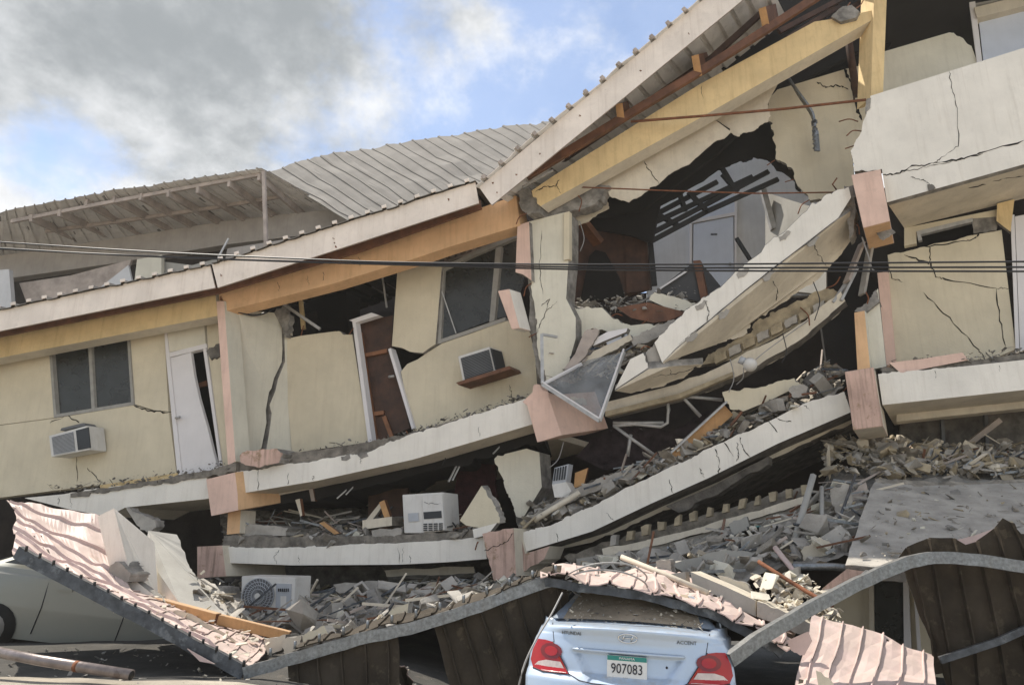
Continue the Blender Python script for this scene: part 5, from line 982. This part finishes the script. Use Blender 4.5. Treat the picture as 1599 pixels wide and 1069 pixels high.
loose('torn_sheet', 'pale crumpled board at the foot of the debris posts', 'panel', [(1250, 860), (1280, 838), (1300, 850), (1290, 880), (1262, 884)], .1, 'soffit_paint', -1.9, edges=(0, 1, 2, 3, 4), n=4, amp=3)
loose('torn_sheet', 'grey rounded slab lying beneath the rusty rod', 'panel', [(1176, 912), (1220, 896), (1246, 884), (1248, 900), (1214, 922)], .15, 'grey_wall', -2.7, edges=(0, 1, 3), n=3)
loose('torn_sheet', 'sunlit cream scrap above the grey concrete beam', 'panel', [(1120, 898), (1165, 910), (1176, 926), (1140, 920)], .08, 'soffit_paint', -3.0, edges=(0, 1, 2), n=3)
rubble('rubble', scatter([(1190, 905, -2.6), (1260, 910, -2.7), (1300, 935, -2.8)], [(1190, 938, -3.2), (1250, 965, -3.2), (1295, 985, -3.2)], 160, .03, .16, 31), ['soffit_paint', 'pale_paint', 'dusty_concrete'], 31, label='sunlit pale rubble on the beam beside the bent channel')
rubble('rubble', scatter([(880, 905, -3.2), (1000, 912, -3.0), (1120, 930, -3.0)], [(890, 912, -3.8), (1000, 922, -3.9), (1120, 950, -3.8)], 130, .015, .09, 32), ['soffit_paint', 'pale_paint', 'dusty_concrete'], 32, label='light crumbs on the strip above the blue car')
rubble('rubble', scatter([(190, 925, -2.6), (300, 965, -2.7), (420, 1005, -2.9)], [(150, 930, -4.1), (260, 985, -4.15), (385, 1046, -4.2)], 260, .012, .09, 33), ['soffit_paint', 'pale_paint', 'dusty_concrete'], 33, label='pale crumbs on the pink canopy sheet')
# wire coil over the car
c0 = []
for i in range(60):
    a = i*2*math.pi/26; x = 946+62*math.cos(a)*(1+.04*math.sin(i)); y = 908+24*math.sin(a)+8*math.cos(a*.5)
    c0.append(P(x, y, -4.15+.35*math.sin(a)))
tag(tube('wire_coil', spline(c0, 3), .008, 'wire_grey', None, 5), 'loose coil of grey wire above the blue car', 'wire')
tag(tube('wire', spline([P(878, 925, -4.6), P(860, 960, -4.8), P(836, 1000, -5.2), P(818, 1040, -5.3), P(805, 1090, -5.3)], 6), .008, 'wire_grey', None, 5), 'thin wire hanging down left of the blue car', 'wire')
# pipe and ground bits at lower left
M('worn_pipe', (.24, .20, .185), rough=.35, var=.3, scale=7, bump=.1, metal=.4, spots=.6, spotc=(.07, .045, .035), spec=.6)
pp = thing('steel_pipe', 'rusty white steel pipe lying on the ground at lower left', 'pipe', P(100, 1045, -4.9))
tube('tube_wall', [P(-60, 1006, -4.9), P(60, 1030, -5.0), P(205, 1053, -5.1)], .044, 'worn_pipe', pp, 16)
tube('joint', [P(118, 1039.4, -5.04), P(124, 1040.3, -5.045)], .0455, 'rust', pp, 16)
tube('bore', [P(205, 1054, -5.1), P(205.6, 1054.1, -5.1)], .037, 'black_metal', pp, 16)
rr = random.Random(44)
rubble('gravel', [(Vector((x_, y_, gz(x_, y_)+.01)), rr.uniform(.01, .05)) for x_, y_ in [(rr.uniform(-5.5, -.5), rr.uniform(-6, -2.5)) for _ in range(260)]], ['dusty_concrete', 'dark_concrete', 'soffit_paint'], 40, label='scattered gravel and crumbs on the forecourt ground', cat='gravel')
# overhead cables
for k, l in enumerate(([(-60, 374), (200, 391), (420, 402), (640, 410), (1000, 413), (1660, 408)], [(-60, 384), (200, 399), (420, 407), (640, 412), (1000, 418), (1660, 417)], [(-60, 386), (300, 403), (640, 414), (1000, 422), (1660, 424)])):
    tag(tube('overhead_cable', spline(pts3(l, -7.0), 6), .006, 'wire_black', None, 5), ['topmost black overhead cable crossing the whole view', 'middle black overhead cable crossing the whole view', 'lowest black overhead cable crossing the whole view'][k], 'cable', group='overhead cables')
# ------------------------------------------------------------------ cooling units
def ac(label, f, side_w, Y, dirv, tray, dark):
    o = thing('window_air_conditioner', label, 'air conditioner', P(f[3][0], f[3][1], Y))
    m = 'plastic_white'
    prism('casing', f, .35, m, o, Y, side='plastic_white', d=dirv, bevel=.006)
    def lerp(u, v):
        a = (f[0][0]+(f[1][0]-f[0][0])*u, f[0][1]+(f[1][1]-f[0][1])*u); b = (f[3][0]+(f[2][0]-f[3][0])*u, f[3][1]+(f[2][1]-f[3][1])*u)
        return (a[0]+(b[0]-a[0])*v, a[1]+(b[1]-a[1])*v)
    def q(u0, v0, u1, v1): return [lerp(u0, v0), lerp(u1, v0), lerp(u1, v1), lerp(u0, v1)]
    prism('grille', q(.07, .1, side_w, .93), .02, 'grille_dark' if dark else 'plastic_grey', o, Y-.012, d=BACK)
    for k in range(14): v = .12+.8*k/14; prism('slat', q(.07, v, side_w, v+.02), .012, 'grille_grey', o, Y-.02, d=BACK)
    for k in range(2): prism('vent', q(side_w+.08+k*.5*(1-side_w-.1), .08, side_w+.04+(k+1)*.48*(1-side_w), .92), .02, 'grille_dark', o, Y-.012, d=BACK)
    return o
o = ac('grey-white window air conditioner under the left window', [(76, 680), (136, 664), (140, 702), (80, 713)], .62, .12, Vector((.2, 1, .05)).normalized(), None, False)
prism('hood', [(94, 672), (96, 668), (130, 660), (134, 664)], .2, 'grille_grey', o, .3)
o = ac('dark-grilled window air conditioner on a tray in the torn wall', [(715, 556), (764, 541), (773, 580), (723, 597)], .97, .62, Vector((.6, 1, .02)).normalized(), None, True)
_d = Vector((.6, 1, .02)).normalized()*.35; _a, _b = P(764, 541, .62), P(773, 580, .62); _m = _a.lerp(_b, .06); _n = _a.lerp(_b, .94); _o = Vector((.008, -.002, 0))
prism('side_vent', [_m+_d*.12+_o, _m+_d*.92+_o, _n+_d*.92+_o, _n+_d*.12+_o], .006, 'grille_dark', o, d=Vector((-1, .3, 0)))
prism('tray', [(712, 597), (795, 571), (798, 576), (716, 601)], .35, 'brown_wood', o, .5)
o = thing('appliance', 'white boxy room cooler with grilles standing on the lower slab', 'cooler', P(660, 832, .0))
prism('casing', [(628, 772), (658, 770), (692, 768), (695, 828), (660, 832), (631, 832)], .4, 'plastic_white', o, .05, bevel=.008)
prism('front_panel', [(659, 773), (691, 771), (694, 827), (661, 830)], .03, 'plastic_white', o, .02, d=BACK, bevel=.006)
prism('display', [(661, 799), (689, 797), (690, 808), (662, 810)], .01, 'grille_dark', o, .012, d=BACK); prism('display', [(637, 801), (653, 800), (654, 813), (638, 814)], .01, 'plastic_grey', o, .035, d=BACK)
for i in range(4):
    for j in range(4): x, y = 661+i*8, 817+j*3.1-i*.25; prism('slot', [(x, y), (x+6.2, y-.3), (x+6.4, y+1.8), (x+.2, y+2.1)], .01, 'grille_dark', o, .012, d=BACK)
crack(o, [(660, 782), (672, 786), (688, 785)], .02, 1.2, name='scratch', mat='grille_grey')
o = thing('outdoor_unit', 'dusty white outdoor air conditioning condenser with round fan in the rubble', 'condenser', P(418, 958, -.9))
fY = -.95
prism('casing', [(377, 899), (461, 901), (458, 960), (376, 956)], .35, 'plastic_white', o, fY, d=Vector((.3, 1, .05)).normalized(), bevel=.008)
prism('service_panel', [(431, 910), (455, 911), (453, 957), (430, 956)], .02, 'plastic_grey', o, fY-.012, d=BACK, bevel=.003)
c = P(403, 930, fY-.012); rad = (P(428, 930, fY)-P(403, 930, fY)).length
def ring(r, th, name, mat, z=0, n=36):
    tube(name, [c+Vector((r*math.cos(i*2*math.pi/n), -z, r*math.sin(i*2*math.pi/n))) for i in range(n+1)], th, mat, o, 5)
V = [c+Vector((rad*math.cos(i*math.pi/18), .004, rad*math.sin(i*math.pi/18))) for i in range(36)]
mk('fan_well', V+[v+Vector((0, .006, 0)) for v in V], [tuple(range(36)), tuple(range(71, 35, -1))]+[(i, i+36, (i+1) % 36+36, (i+1) % 36) for i in range(36)], 'grille_grey', o)
for r_ in (1, .8, .6, .4): ring(rad*r_, .006, 'fan_ring', 'plastic_grey', .02)
for k in range(30):
    a = k*2*math.pi/30; b = a+.5
    tube('fan_spoke', [c+Vector((rad*.18*math.cos(a), -.022, rad*.18*math.sin(a))), c+Vector((rad*.6*math.cos(a+.25), -.022, rad*.6*math.sin(a+.25))), c+Vector((rad*math.cos(b), -.02, rad*math.sin(b)))], .004, 'plastic_grey', o, 4)
V = [c+Vector((rad*.17*math.cos(i*math.pi/9), -.03, rad*.17*math.sin(i*math.pi/9))) for i in range(18)]
mk('fan_hub', V+[v+Vector((0, .03, 0)) for v in V], [tuple(range(18)), tuple(range(35, 17, -1))]+[(i, i+18, (i+1) % 18+18, (i+1) % 18) for i in range(18)], 'plastic_white', o)
for k in range(6): prism('slot', [(434+k*3, 918), (435.6+k*3, 918), (435.6+k*3, 923), (434+k*3, 923)], .01, 'grille_dark', o, fY-.024, d=BACK)
prism('label_plate', [(438, 930), (447, 930), (447, 948), (438, 948)], .006, 'plastic_white', o, fY-.02, d=BACK)

# ------------------------------------------------------------------ hollow concrete blocks and lumps
def block_mesh():
    V = []; F = []
    def bx(x0, x1, y0, y1):
        b = len(V)
        for z in (-.095, .095):
            for x, y in ((x0, y0), (x1, y0), (x1, y1), (x0, y1)): V.append((x, y, z))
        for f in ((3, 2, 1, 0), (4, 5, 6, 7), (0, 1, 5, 4), (1, 2, 6, 5), (2, 3, 7, 6), (3, 0, 4, 7)): F.append(tuple(i+b for i in f))
    bx(-.2, .2, -.075, -.045); bx(-.2, .2, .045, .075); bx(-.2, -.165, -.045, .045); bx(-.018, .018, -.045, .045); bx(.165, .2, -.045, .045)
    me = bpy.data.meshes.new('concrete_block'); me.from_pydata(V, [], F); me.materials.append(MATS['dusty_concrete']); return me
bm_ = block_mesh(); rr = random.Random(123)
for grp, lab, spots in (('hollow blocks under the lower left slab', 'hollow concrete block lying in the rubble under the lower left slab', [(470, 945, -.8), (520, 960, -1.2), (570, 935, -.6), (610, 925, -.5), (660, 938, -1.), (700, 925, -.9), (545, 980, -1.9), (480, 978, -1.6)]),
                        ('hollow blocks on the right debris slope', 'hollow concrete block lying on the right debris slope', [(985, 885, -.8), (1070, 868, -.9), (1125, 876, -1.4), (1215, 838, -.7), (1255, 815, -.5), (1300, 850, -1.7), (1330, 835, -1.4), (940, 905, -1.4)]),
                        ('hollow blocks on the rising right slab', 'hollow concrete block lying on the rising right slab', [(960, 768, .2), (1080, 706, .25), (1205, 640, .2), (1285, 606, .25), (870, 806, .2)])):
    spots = sorted(spots); nth = ['leftmost', 'second from left', 'third from left', 'fourth from left', 'fifth from left', 'sixth from left', 'seventh from left', 'rightmost']
    for k, (x, y, Y) in enumerate(spots):
        o = bpy.data.objects.new('concrete_block', bm_); col.objects.link(o); o.location = P(x, y, Y)+Vector((0, 0, .03))
        o.rotation_euler = (rr.uniform(-1.2, 1.2), rr.uniform(-.7, .7), rr.uniform(0, 6.28)); tag(o, ('rightmost ' if k == len(spots)-1 else nth[k]+' ')+lab, 'block', grp)
rubble('rubble', scatter([(400, 920, .3), (560, 918, .6), (760, 905, .6)], [(400, 985, -2), (560, 975, -2.3), (760, 935, -2.3)], 12, .2, .5, 81), ['dusty_concrete', 'pale_paint', 'concrete'], 81, label='large broken lumps under the lower left slab')
rubble('rubble', scatter([(900, 888, .2), (1050, 858, .1), (1200, 815, .1), (1330, 760, 0)], [(920, 922, -2), (1060, 905, -2.2), (1200, 875, -2.2), (1320, 860, -2)], 14, .2, .55, 82), ['dusty_concrete', 'pale_paint', 'slope_dust'], 82, label='large broken lumps on the right debris slope')
rubble('rubble', scatter([(1380, 712, .5), (1620, 715, .5)], [(1380, 748, 0), (1620, 748, 0)], 8, .18, .4, 83), ['block_tan', 'dusty_concrete'], 83, label='large broken lumps under the right block')
# ------------------------------------------------------------------ cars
def paint(name, c):
    m = bpy.data.materials.new(name); m.use_nodes = True; MATS[name] = m; n, l = m.node_tree.nodes, m.node_tree.links; b = n['Principled BSDF']
    g = n.new('ShaderNodeNewGeometry'); t = n.new('ShaderNodeTexNoise'); t.inputs['Scale'].default_value = 9; t.inputs['Detail'].default_value = 8; t.inputs['Roughness'].default_value = .7
    l.new(g.outputs['Position'], t.inputs['Vector'])
    sep = n.new('ShaderNodeSeparateXYZ'); l.new(g.outputs['Normal'], sep.inputs[0])
    a = n.new('ShaderNodeMapRange'); l.new(sep.outputs[2], a.inputs[0]); a.inputs[1].default_value = .3; a.inputs[2].default_value = .95; a.inputs[3].default_value = .06; a.inputs[4].default_value = .55
    r = n.new('ShaderNodeMapRange'); l.new(t.outputs['Fac'], r.inputs[0]); r.inputs[1].default_value = .42; r.inputs[2].default_value = .66
    mu = n.new('ShaderNodeMath'); mu.operation = 'MULTIPLY'; l.new(a.outputs[0], mu.inputs[0]); l.new(r.outputs[0], mu.inputs[1])
    q = n.new('ShaderNodeMix'); q.data_type = 'RGBA'; l.new(mu.outputs[0], q.inputs[0]); q.inputs[6].default_value = c+(1,); q.inputs[7].default_value = (.40, .35, .28, 1)
    l.new(q.outputs[2], b.inputs['Base Color']); b.inputs['Roughness'].default_value = .32; b.inputs['Metallic'].default_value = .25
    b.inputs['Coat Weight'].default_value = .5; b.inputs['Coat Roughness'].default_value = .12
paint('car_blue', (.46, .555, .68)); paint('car_pale', (.24, .245, .215))
M('dusty_screen', (.36, .29, .21), rough=.9, var=.25, scale=4, bump=.4, spots=.7, spotc=(.17, .13, .09), fine=30)
M('lens_red', (.42, .012, .012), rough=.15, var=.2, bump=0, spec=.6); M('lens_dark', (.20, .015, .015), rough=.15, var=.2, bump=0, spec=.6); M('lens_clear', (.62, .52, .48), rough=.2, var=.15, scale=20, bump=.1, spec=.6)
M('chrome', (.7, .72, .74), rough=.15, var=.05, metal=1., bump=0); M('plate_white', (.74, .74, .72), rough=.5, var=.06, bump=.02); M('plate_green', (.03, .24, .21), rough=.5, var=.08, bump=0)
M('ink', (.02, .02, .03), rough=.6, var=.1, bump=0); M('ink_grey', (.42, .42, .42), rough=.6, var=.1, bump=0); M('rubber', (.02, .02, .02), rough=.9, var=.3, bump=.2); M('car_glass', (.02, .025, .025), rough=.08, var=.1, bump=0, spec=.6)
prof = [(.10, .22, .74), (.03, .30, .80), (-.005, .42, .835), (.0, .52, .85), (.015, .60, .855), (.05, .645, .85), (.075, .67, .845), (.085, .74, .84), (.095, .82, .825), (.105, .90, .79), (.10, .955, .745), (.075, .995, .695), (.075, 1.012, .675), (.12, 1.026, .665), (.26, 1.04, .655), (.46, 1.055, .645)]
def rear_yhw(z):
    for a, b in zip(prof, prof[1:]):
        if a[1] <= z <= b[1]:
            t = (z-a[1])/(b[1]-a[1]); return a[0]+(b[0]-a[0])*t, a[2]+(b[2]-a[2])*t
    return (prof[0][0], prof[0][2]) if z < prof[0][1] else (prof[-1][0], prof[-1][2])
def dish(x, z):
    """the number plate recess pressed into the boot lid"""
    if not (.60 < z < .835): return 0
    t = (z-.60)/.235; hw = .30+.17*t; e = min(1, max(0, (hw-abs(x))/.05)); k = min(1, t/.25)*min(1, (1-t)/.06)
    return .045*e*k
def rear_pt(x, z, off=0.):
    y, hw = rear_yhw(z); u = x/hw
    return Vector((x, y+.20*abs(u)**3.2+dish(x, z)-off, z))
def sedan(name, label, mat, loc, rz, roll, screen, pitch=0., crush=1.):
    root = thing(name, label, 'car', Vector((0, 0, 0)))
    # rear skin
    V = []; F = []; NX, zs = 64, []
    for a, b in zip(prof, prof[1:]): zs += [(a, b, k/4) for k in range(4)]
    zs.append((prof[-2], prof[-1], 1))
    for a, b, t in zs:
        y, z, hw = (a[i]+(b[i]-a[i])*t for i in range(3))
        for i in range(NX+1):
            u = -1+2*i/NX; V.append(Vector((u*hw, y+.20*abs(u)**3.2+dish(u*hw, z), z-.012*abs(u)**2*(1 if z > .95 else 0))))
    nz = len(zs)
    for j in range(nz-1):
        for i in range(NX): a = j*(NX+1)+i; F.append((a, a+1, a+NX+2, a+NX+1))
    # flanks: run forward from the rear skin edges
    st = [.30, .55, .9, 1.4, 2.0, 2.8, 3.5, 4.0, 4.22]
    for sgn in (-1, 1):
        prev = [j*(NX+1)+(0 if sgn < 0 else NX) for j in range(nz)]
        for y in st:
            cur = []
            for j, (a, b, t) in enumerate(zs):
                z = a[1]+(b[1]-a[1])*t; hw = a[2]+(b[2]-a[2])*t; bulge = min(1, (y-.2)/.6); nose = max(0, (y-3.2))*.12
                zz = z if y < 3 else min(z, 1.03-(y-3)*.26); hw2 = hw+(.865-.02*abs(zz-.6)-hw)*bulge*(1 if z < .98 else .85)-nose
                yy = max(y, V[prev[j]].y+.02) if y == st[0] else y
                cur.append(len(V)); V.append(Vector((sgn*hw2, yy, zz)))
            for j in range(nz-1):
                q = (prev[j], prev[j+1], cur[j+1], cur[j]); F.append(q if sgn < 0 else q[::-1])
            prev = cur
        if sgn < 0: Lf = prev; 
        else: Rf = prev
    for j in range(nz-1): F.append((Lf[j], Lf[j+1], Rf[j+1], Rf[j]))
    # bonnet and shelf
    b0 = len(V)
    for y, z, hw in ((.46, 1.053, .66), (.7, 1.05, .74), (3.0, 1.04, .75), (3.5, .93, .72), (4.2, .74, .62)):
        V.append(Vector((-hw, y, z))); V.append(Vector((hw, y, z)))
    for k in range(4): F.append((b0+2*k, b0+2*k+1, b0+2*k+3, b0+2*k+2))
    mk('body', V, F, mat, root, smooth=True)
    # cabin
    V = []; F = []; cz = lambda z: 1.04+(z-1.04)*crush
    cab = [(.44, 1.04, .675, .0), (.62, 1.13, .65, .0), (.85, 1.25, .60, .0), (1.12, 1.375, .545, .01), (1.4, 1.43, .52, .02), (2.0, 1.45, .52, .025), (2.5, 1.42, .53, .02), (2.9, 1.22, .60, .01), (3.2, 1.04, .68, 0)]
    for y, z, hw, cr in cab:
        z = cz(z)-(.09 if crush < 1 and y > 1.3 else 0)
        for i in range(13):
            u = -1+i/6; V.append(Vector((u*hw, y+(.08*u*u if y < 1.2 else 0), z+cr*(1-u*u)+.02*(1-u*u))))
    n = 13
    for j in range(len(cab)-1):
        for i in range(12): a = j*n+i; F.append((a, a+1, a+n+1, a+n))
    b = len(V)
    for y, z, hw, cr in cab:
        V.append(Vector((-min(.76, .75 if .5 < y < 3.1 else .68), y, 1.02))); V.append(Vector((min(.76, .75 if .5 < y < 3.1 else .68), y, 1.02)))
    for j in range(len(cab)-1):
        F.append((b+2*j, j*n, (j+1)*n, b+2*j+2)); F.append((b+2*j+1, b+2*j+3, (j+1)*n+12, j*n+12))
    mk('cabin', V, F, mat, root, smooth=True)
    # rear window
    V = []; F = []
    for y, z, hw, cr in ((.43, 1.046, .60, 0), (.62, 1.143, .575, 0), (.85, 1.263, .535, 0), (1.08, 1.37, .49, 0.008)):
        z = cz(z)
        for i in range(13):
            u = -1+i/6; V.append(Vector((u*hw, y+(.08*(u*hw/.6)**2)-.006, z+cr+.02*(1-u*u)+.006)))
    for j in range(3):
        for i in range(12): a = j*n+i; F.append((a, a+1, a+n+1, a+n))
    mk('rear_window', V, F, screen, root, smooth=True)
    for sgn in (-1, 1):
        q = [(.75, 1.10, .742), (1.2, 1.36, .60), (2.4, 1.40, .60), (2.95, 1.12, .742)]
        mk('side_window', [Vector((sgn*(x+.004), y, cz(z))) for y, z, x in q], [(0, 1, 2, 3) if sgn < 0 else (3, 2, 1, 0)], 'car_glass', root)
        for seam in (1.35, 2.35): tube('door_seam', [Vector((sgn*.868, seam, .3)), Vector((sgn*.872, seam+.03, .62)), Vector((sgn*.852, seam+.02, .96))], .006, 'ink', root, 4)
        bar('door_handle', Vector((sgn*.875, 1.5, .86)), Vector((sgn*.875, 1.68, .87)), .03, .025, mat, root)
        for y in (.85, 3.45):
            w = tube('wheel', [Vector((sgn*.70, y, .31)), Vector((sgn*.885, y, .31))], .31, 'rubber', root, 24)
            tube('rim', [Vector((sgn*.80, y, .31)), Vector((sgn*.888, y, .31))], .19, 'aluminium', w, 16)
        # tail lamp: outline in rear x,z
        def patch(nm, poly, off, m, par):
            v = [rear_pt(sgn*x, z, off) for x, z in poly]
            # refine by fanning from a grid so that it follows the bodywork
            bm = bmesh.new(); vv = [bm.verts.new((sgn*x, 0, z)) for x, z in poly]; bm.faces.new(vv)
            bmesh.ops.triangulate(bm, faces=bm.faces[:]); bmesh.ops.subdivide_edges(bm, edges=bm.edges[:], cuts=4, use_grid_fill=True); bmesh.ops.triangulate(bm, faces=bm.faces[:])
            bm.verts.index_update(); pv = [rear_pt(p.co.x, p.co.z, off) for p in bm.verts]; fs = []
            for f in bm.faces:
                ids = [p.index for p in f.verts]; nn = (pv[ids[1]]-pv[ids[0]]).cross(pv[ids[2]]-pv[ids[0]])
                fs.append(tuple(ids) if nn.y < 0 else tuple(ids[::-1]))
            bm.free(); return mk(nm, pv, fs, m, par, smooth=True)
        t = patch('tail_lamp', [(.47, .65), (.57, .79), (.63, .875), (.70, .885), (.775, .885), (.815, .80), (.828, .72), (.80, .665), (.70, .648)], .010, 'lens_red', root)
        patch('lamp_lens', [(.495, .655), (.55, .73), (.68, .733), (.75, .715), (.795, .675), (.70, .654)], .014, 'lens_clear', t)
        patch('lamp_bulb', [(.64+.10*math.cos(i*math.pi/6), .805+.062*math.sin(i*math.pi/6)) for i in range(12)], .013, 'lens_dark', t)
        patch('lamp_bulb', [(.64+.06*math.cos(i*math.pi/6), .805+.038*math.sin(i*math.pi/6)) for i in range(12)], .017, 'lens_red', t)
        tube('lid_seam', [rear_pt(sgn*x, z, -.001) for x, z in ((.655, 1.02), (.635, .95), (.62, .875))], .004, 'ink', root, 4)
        tube('lid_seam', [rear_pt(sgn*x, z, 0.001) for x, z in ((.47, .648), (.38, .61), (.28, .598), (.0, .592))], .005, 'ink', root, 4)
        tube('lamp_edge', [rear_pt(sgn*x, z, .008) for x, z in ((.63, .878), (.57, .793), (.465, .645), (.55, .645), (.70, .644), (.80, .66))], .005, 'ink', root, 4)
    root.location = loc; root.rotation_euler = (pitch, roll, rz)
    return root
def text(parent, s, x, z, size, mat, off, name, sx=1., follow=True, yoff=None):
    cu = bpy.data.curves.new('t', 'FONT'); cu.body = s; cu.size = size; cu.align_x = 'CENTER'; cu.align_y = 'CENTER'; cu.extrude = .002; cu.resolution_u = 3
    to = bpy.data.objects.new('t', cu); col.objects.link(to); dg = bpy.context.evaluated_depsgraph_get()
    me = bpy.data.meshes.new_from_object(to.evaluated_get(dg)); vs = []
    for v in me.vertices:
        X, Z = x+v.co.x*sx, z+v.co.y
        vs.append(rear_pt(X, Z, off+v.co.z) if follow else Vector((X, yoff-v.co.z, Z)))
    fs = [tuple(p.vertices) for p in me.polygons]; bpy.data.objects.remove(to); bpy.data.meshes.remove(me)
    return mk(name, vs, fs, mat, parent)
cloc = P(976, 1022, -4.9)
car = sedan('parked_car', 'light blue sedan crushed under the fallen canopy, rear end facing out', 'car_blue', Vector((cloc.x-.03, -4.92, cloc.z-.83)), R(-5.5), R(2.8), 'dusty_screen', R(-2.5), .78)
py = rear_pt(0, .70).y-.014
def box(par, x0, x1, z0, z1, y0, y1, nm, m):
    v = [Vector((x, y, z)) for y in (y0, y1) for x, z in ((x0, z0), (x1, z0), (x1, z1), (x0, z1))]
    return mk(nm, v, [(0, 1, 2, 3), (7, 6, 5, 4), (0, 4, 5, 1), (1, 5, 6, 2), (2, 6, 7, 3), (3, 7, 4, 0)], m, par)
pl = box(car, -.165, .155, .625, .815, py-.012, py+.02, 'number_plate', 'plate_white')
box(pl, -.163, .153, .778, .813, py-.0145, py-.012, 'plate_band', 'plate_green')
text(pl, '907083', -.005, .715, .105, 'ink', 0, 'plate_digits', .82, False, py-.016)
text(pl, 'PANAMA', -.005, .795, .026, 'plate_white', 0, 'plate_word', 1.2, False, py-.018)
text(pl, '2021', -.005, .645, .026, 'ink_grey', 0, 'plate_year', 1.2, False, py-.016)
M('badge_dark', (.13, .14, .15), rough=.3, var=.1, metal=.6, bump=0)
text(car, 'HYUNDAI', -.47, .955, .038, 'badge_dark', .005, 'badge_lettering', 1.0); text(car, 'ACCENT', .47, .945, .038, 'badge_dark', .005, 'badge_lettering', 1.05)
em = tube('badge', [rear_pt(.075*math.cos(i*math.pi/14), .95+.034*math.sin(i*math.pi/14), .006) for i in range(29)], .006, 'chrome', car, 6)
for x0, z0, x1, z1 in ((-.045, .925, -.025, .975), (.025, .925, .045, .975)): tube('badge_stroke', [rear_pt(x0, z0, .006), rear_pt(x1, z1, .006)], .006, 'chrome', em, 5)
tube('badge_stroke', [rear_pt(-.036, .946, .006), rear_pt(0, .952, .008), rear_pt(.036, .954, .006)], .005, 'chrome', em, 5)
tube('lid_handle', [rear_pt(x/20, .838, .010) for x in range(-9, 10)], .010, 'car_blue', car, 6)
tube('lock', [rear_pt(.31, .75, 0), rear_pt(.31, .75, .004)], .010, 'ink', car, 8)
p_ = []
rr = random.Random(77)
M4 = car.matrix_basis if False else Matrix.Translation(car.location) @ Matrix.Rotation(R(-5.5), 4, 'Z') @ Matrix.Rotation(R(2.8), 4, 'Y') @ Matrix.Rotation(R(-2.5), 4, 'X')
for k in range(220):
    u = rr.uniform(-.56, .6); t = rr.random()**2
    p_.append((M4 @ Vector((u, .40+.07*u*u+.35*t, 1.048+.19*t*(1 if t > .1 else .3))), .008+.028*rr.random()**3))
rubble('rubble', p_, ['dust_brown', 'dusty_concrete', 'dark_concrete', 'soffit_paint'], 50, label='small dirt clods lying on the blue car rear window')
c2 = P(-10, 930, -2.2)
pc = sedan('parked_car', 'pale silver car half buried under the pink canopy at far left', 'car_pale', Vector((c2.x-1.137, -2.2+.463, .66)), R(-68), 0, 'car_glass', R(-8))

# ------------------------------------------------------------------ dust in the air
vm = bpy.data.materials.new('dust_air'); vm.use_nodes = True; MATS['dust_air'] = vm
vn, vl = vm.node_tree.nodes, vm.node_tree.links; vn.remove(vn['Principled BSDF'])
pv = vn.new('ShaderNodeVolumePrincipled'); pv.inputs['Color'].default_value = (.80, .77, .72, 1); pv.inputs['Density'].default_value = .0013; pv.inputs['Anisotropy'].default_value = .2
vl.new(pv.outputs[0], vn['Material Output'].inputs['Volume'])
x0, x1, y0, y1, z0, z1 = -40, 40, -30, 30, -1.2, 16
hv = [(x, y, z) for z in (z0, z1) for x, y in ((x0, y0), (x1, y0), (x1, y1), (x0, y1))]
hz = mk('haze', hv, [(3, 2, 1, 0), (4, 5, 6, 7), (0, 1, 5, 4), (1, 2, 6, 5), (2, 3, 7, 6), (3, 0, 4, 7)], 'dust_air')
tag(hz, kind='stuff', label='thin pale dust hanging in the air', cat='haze')
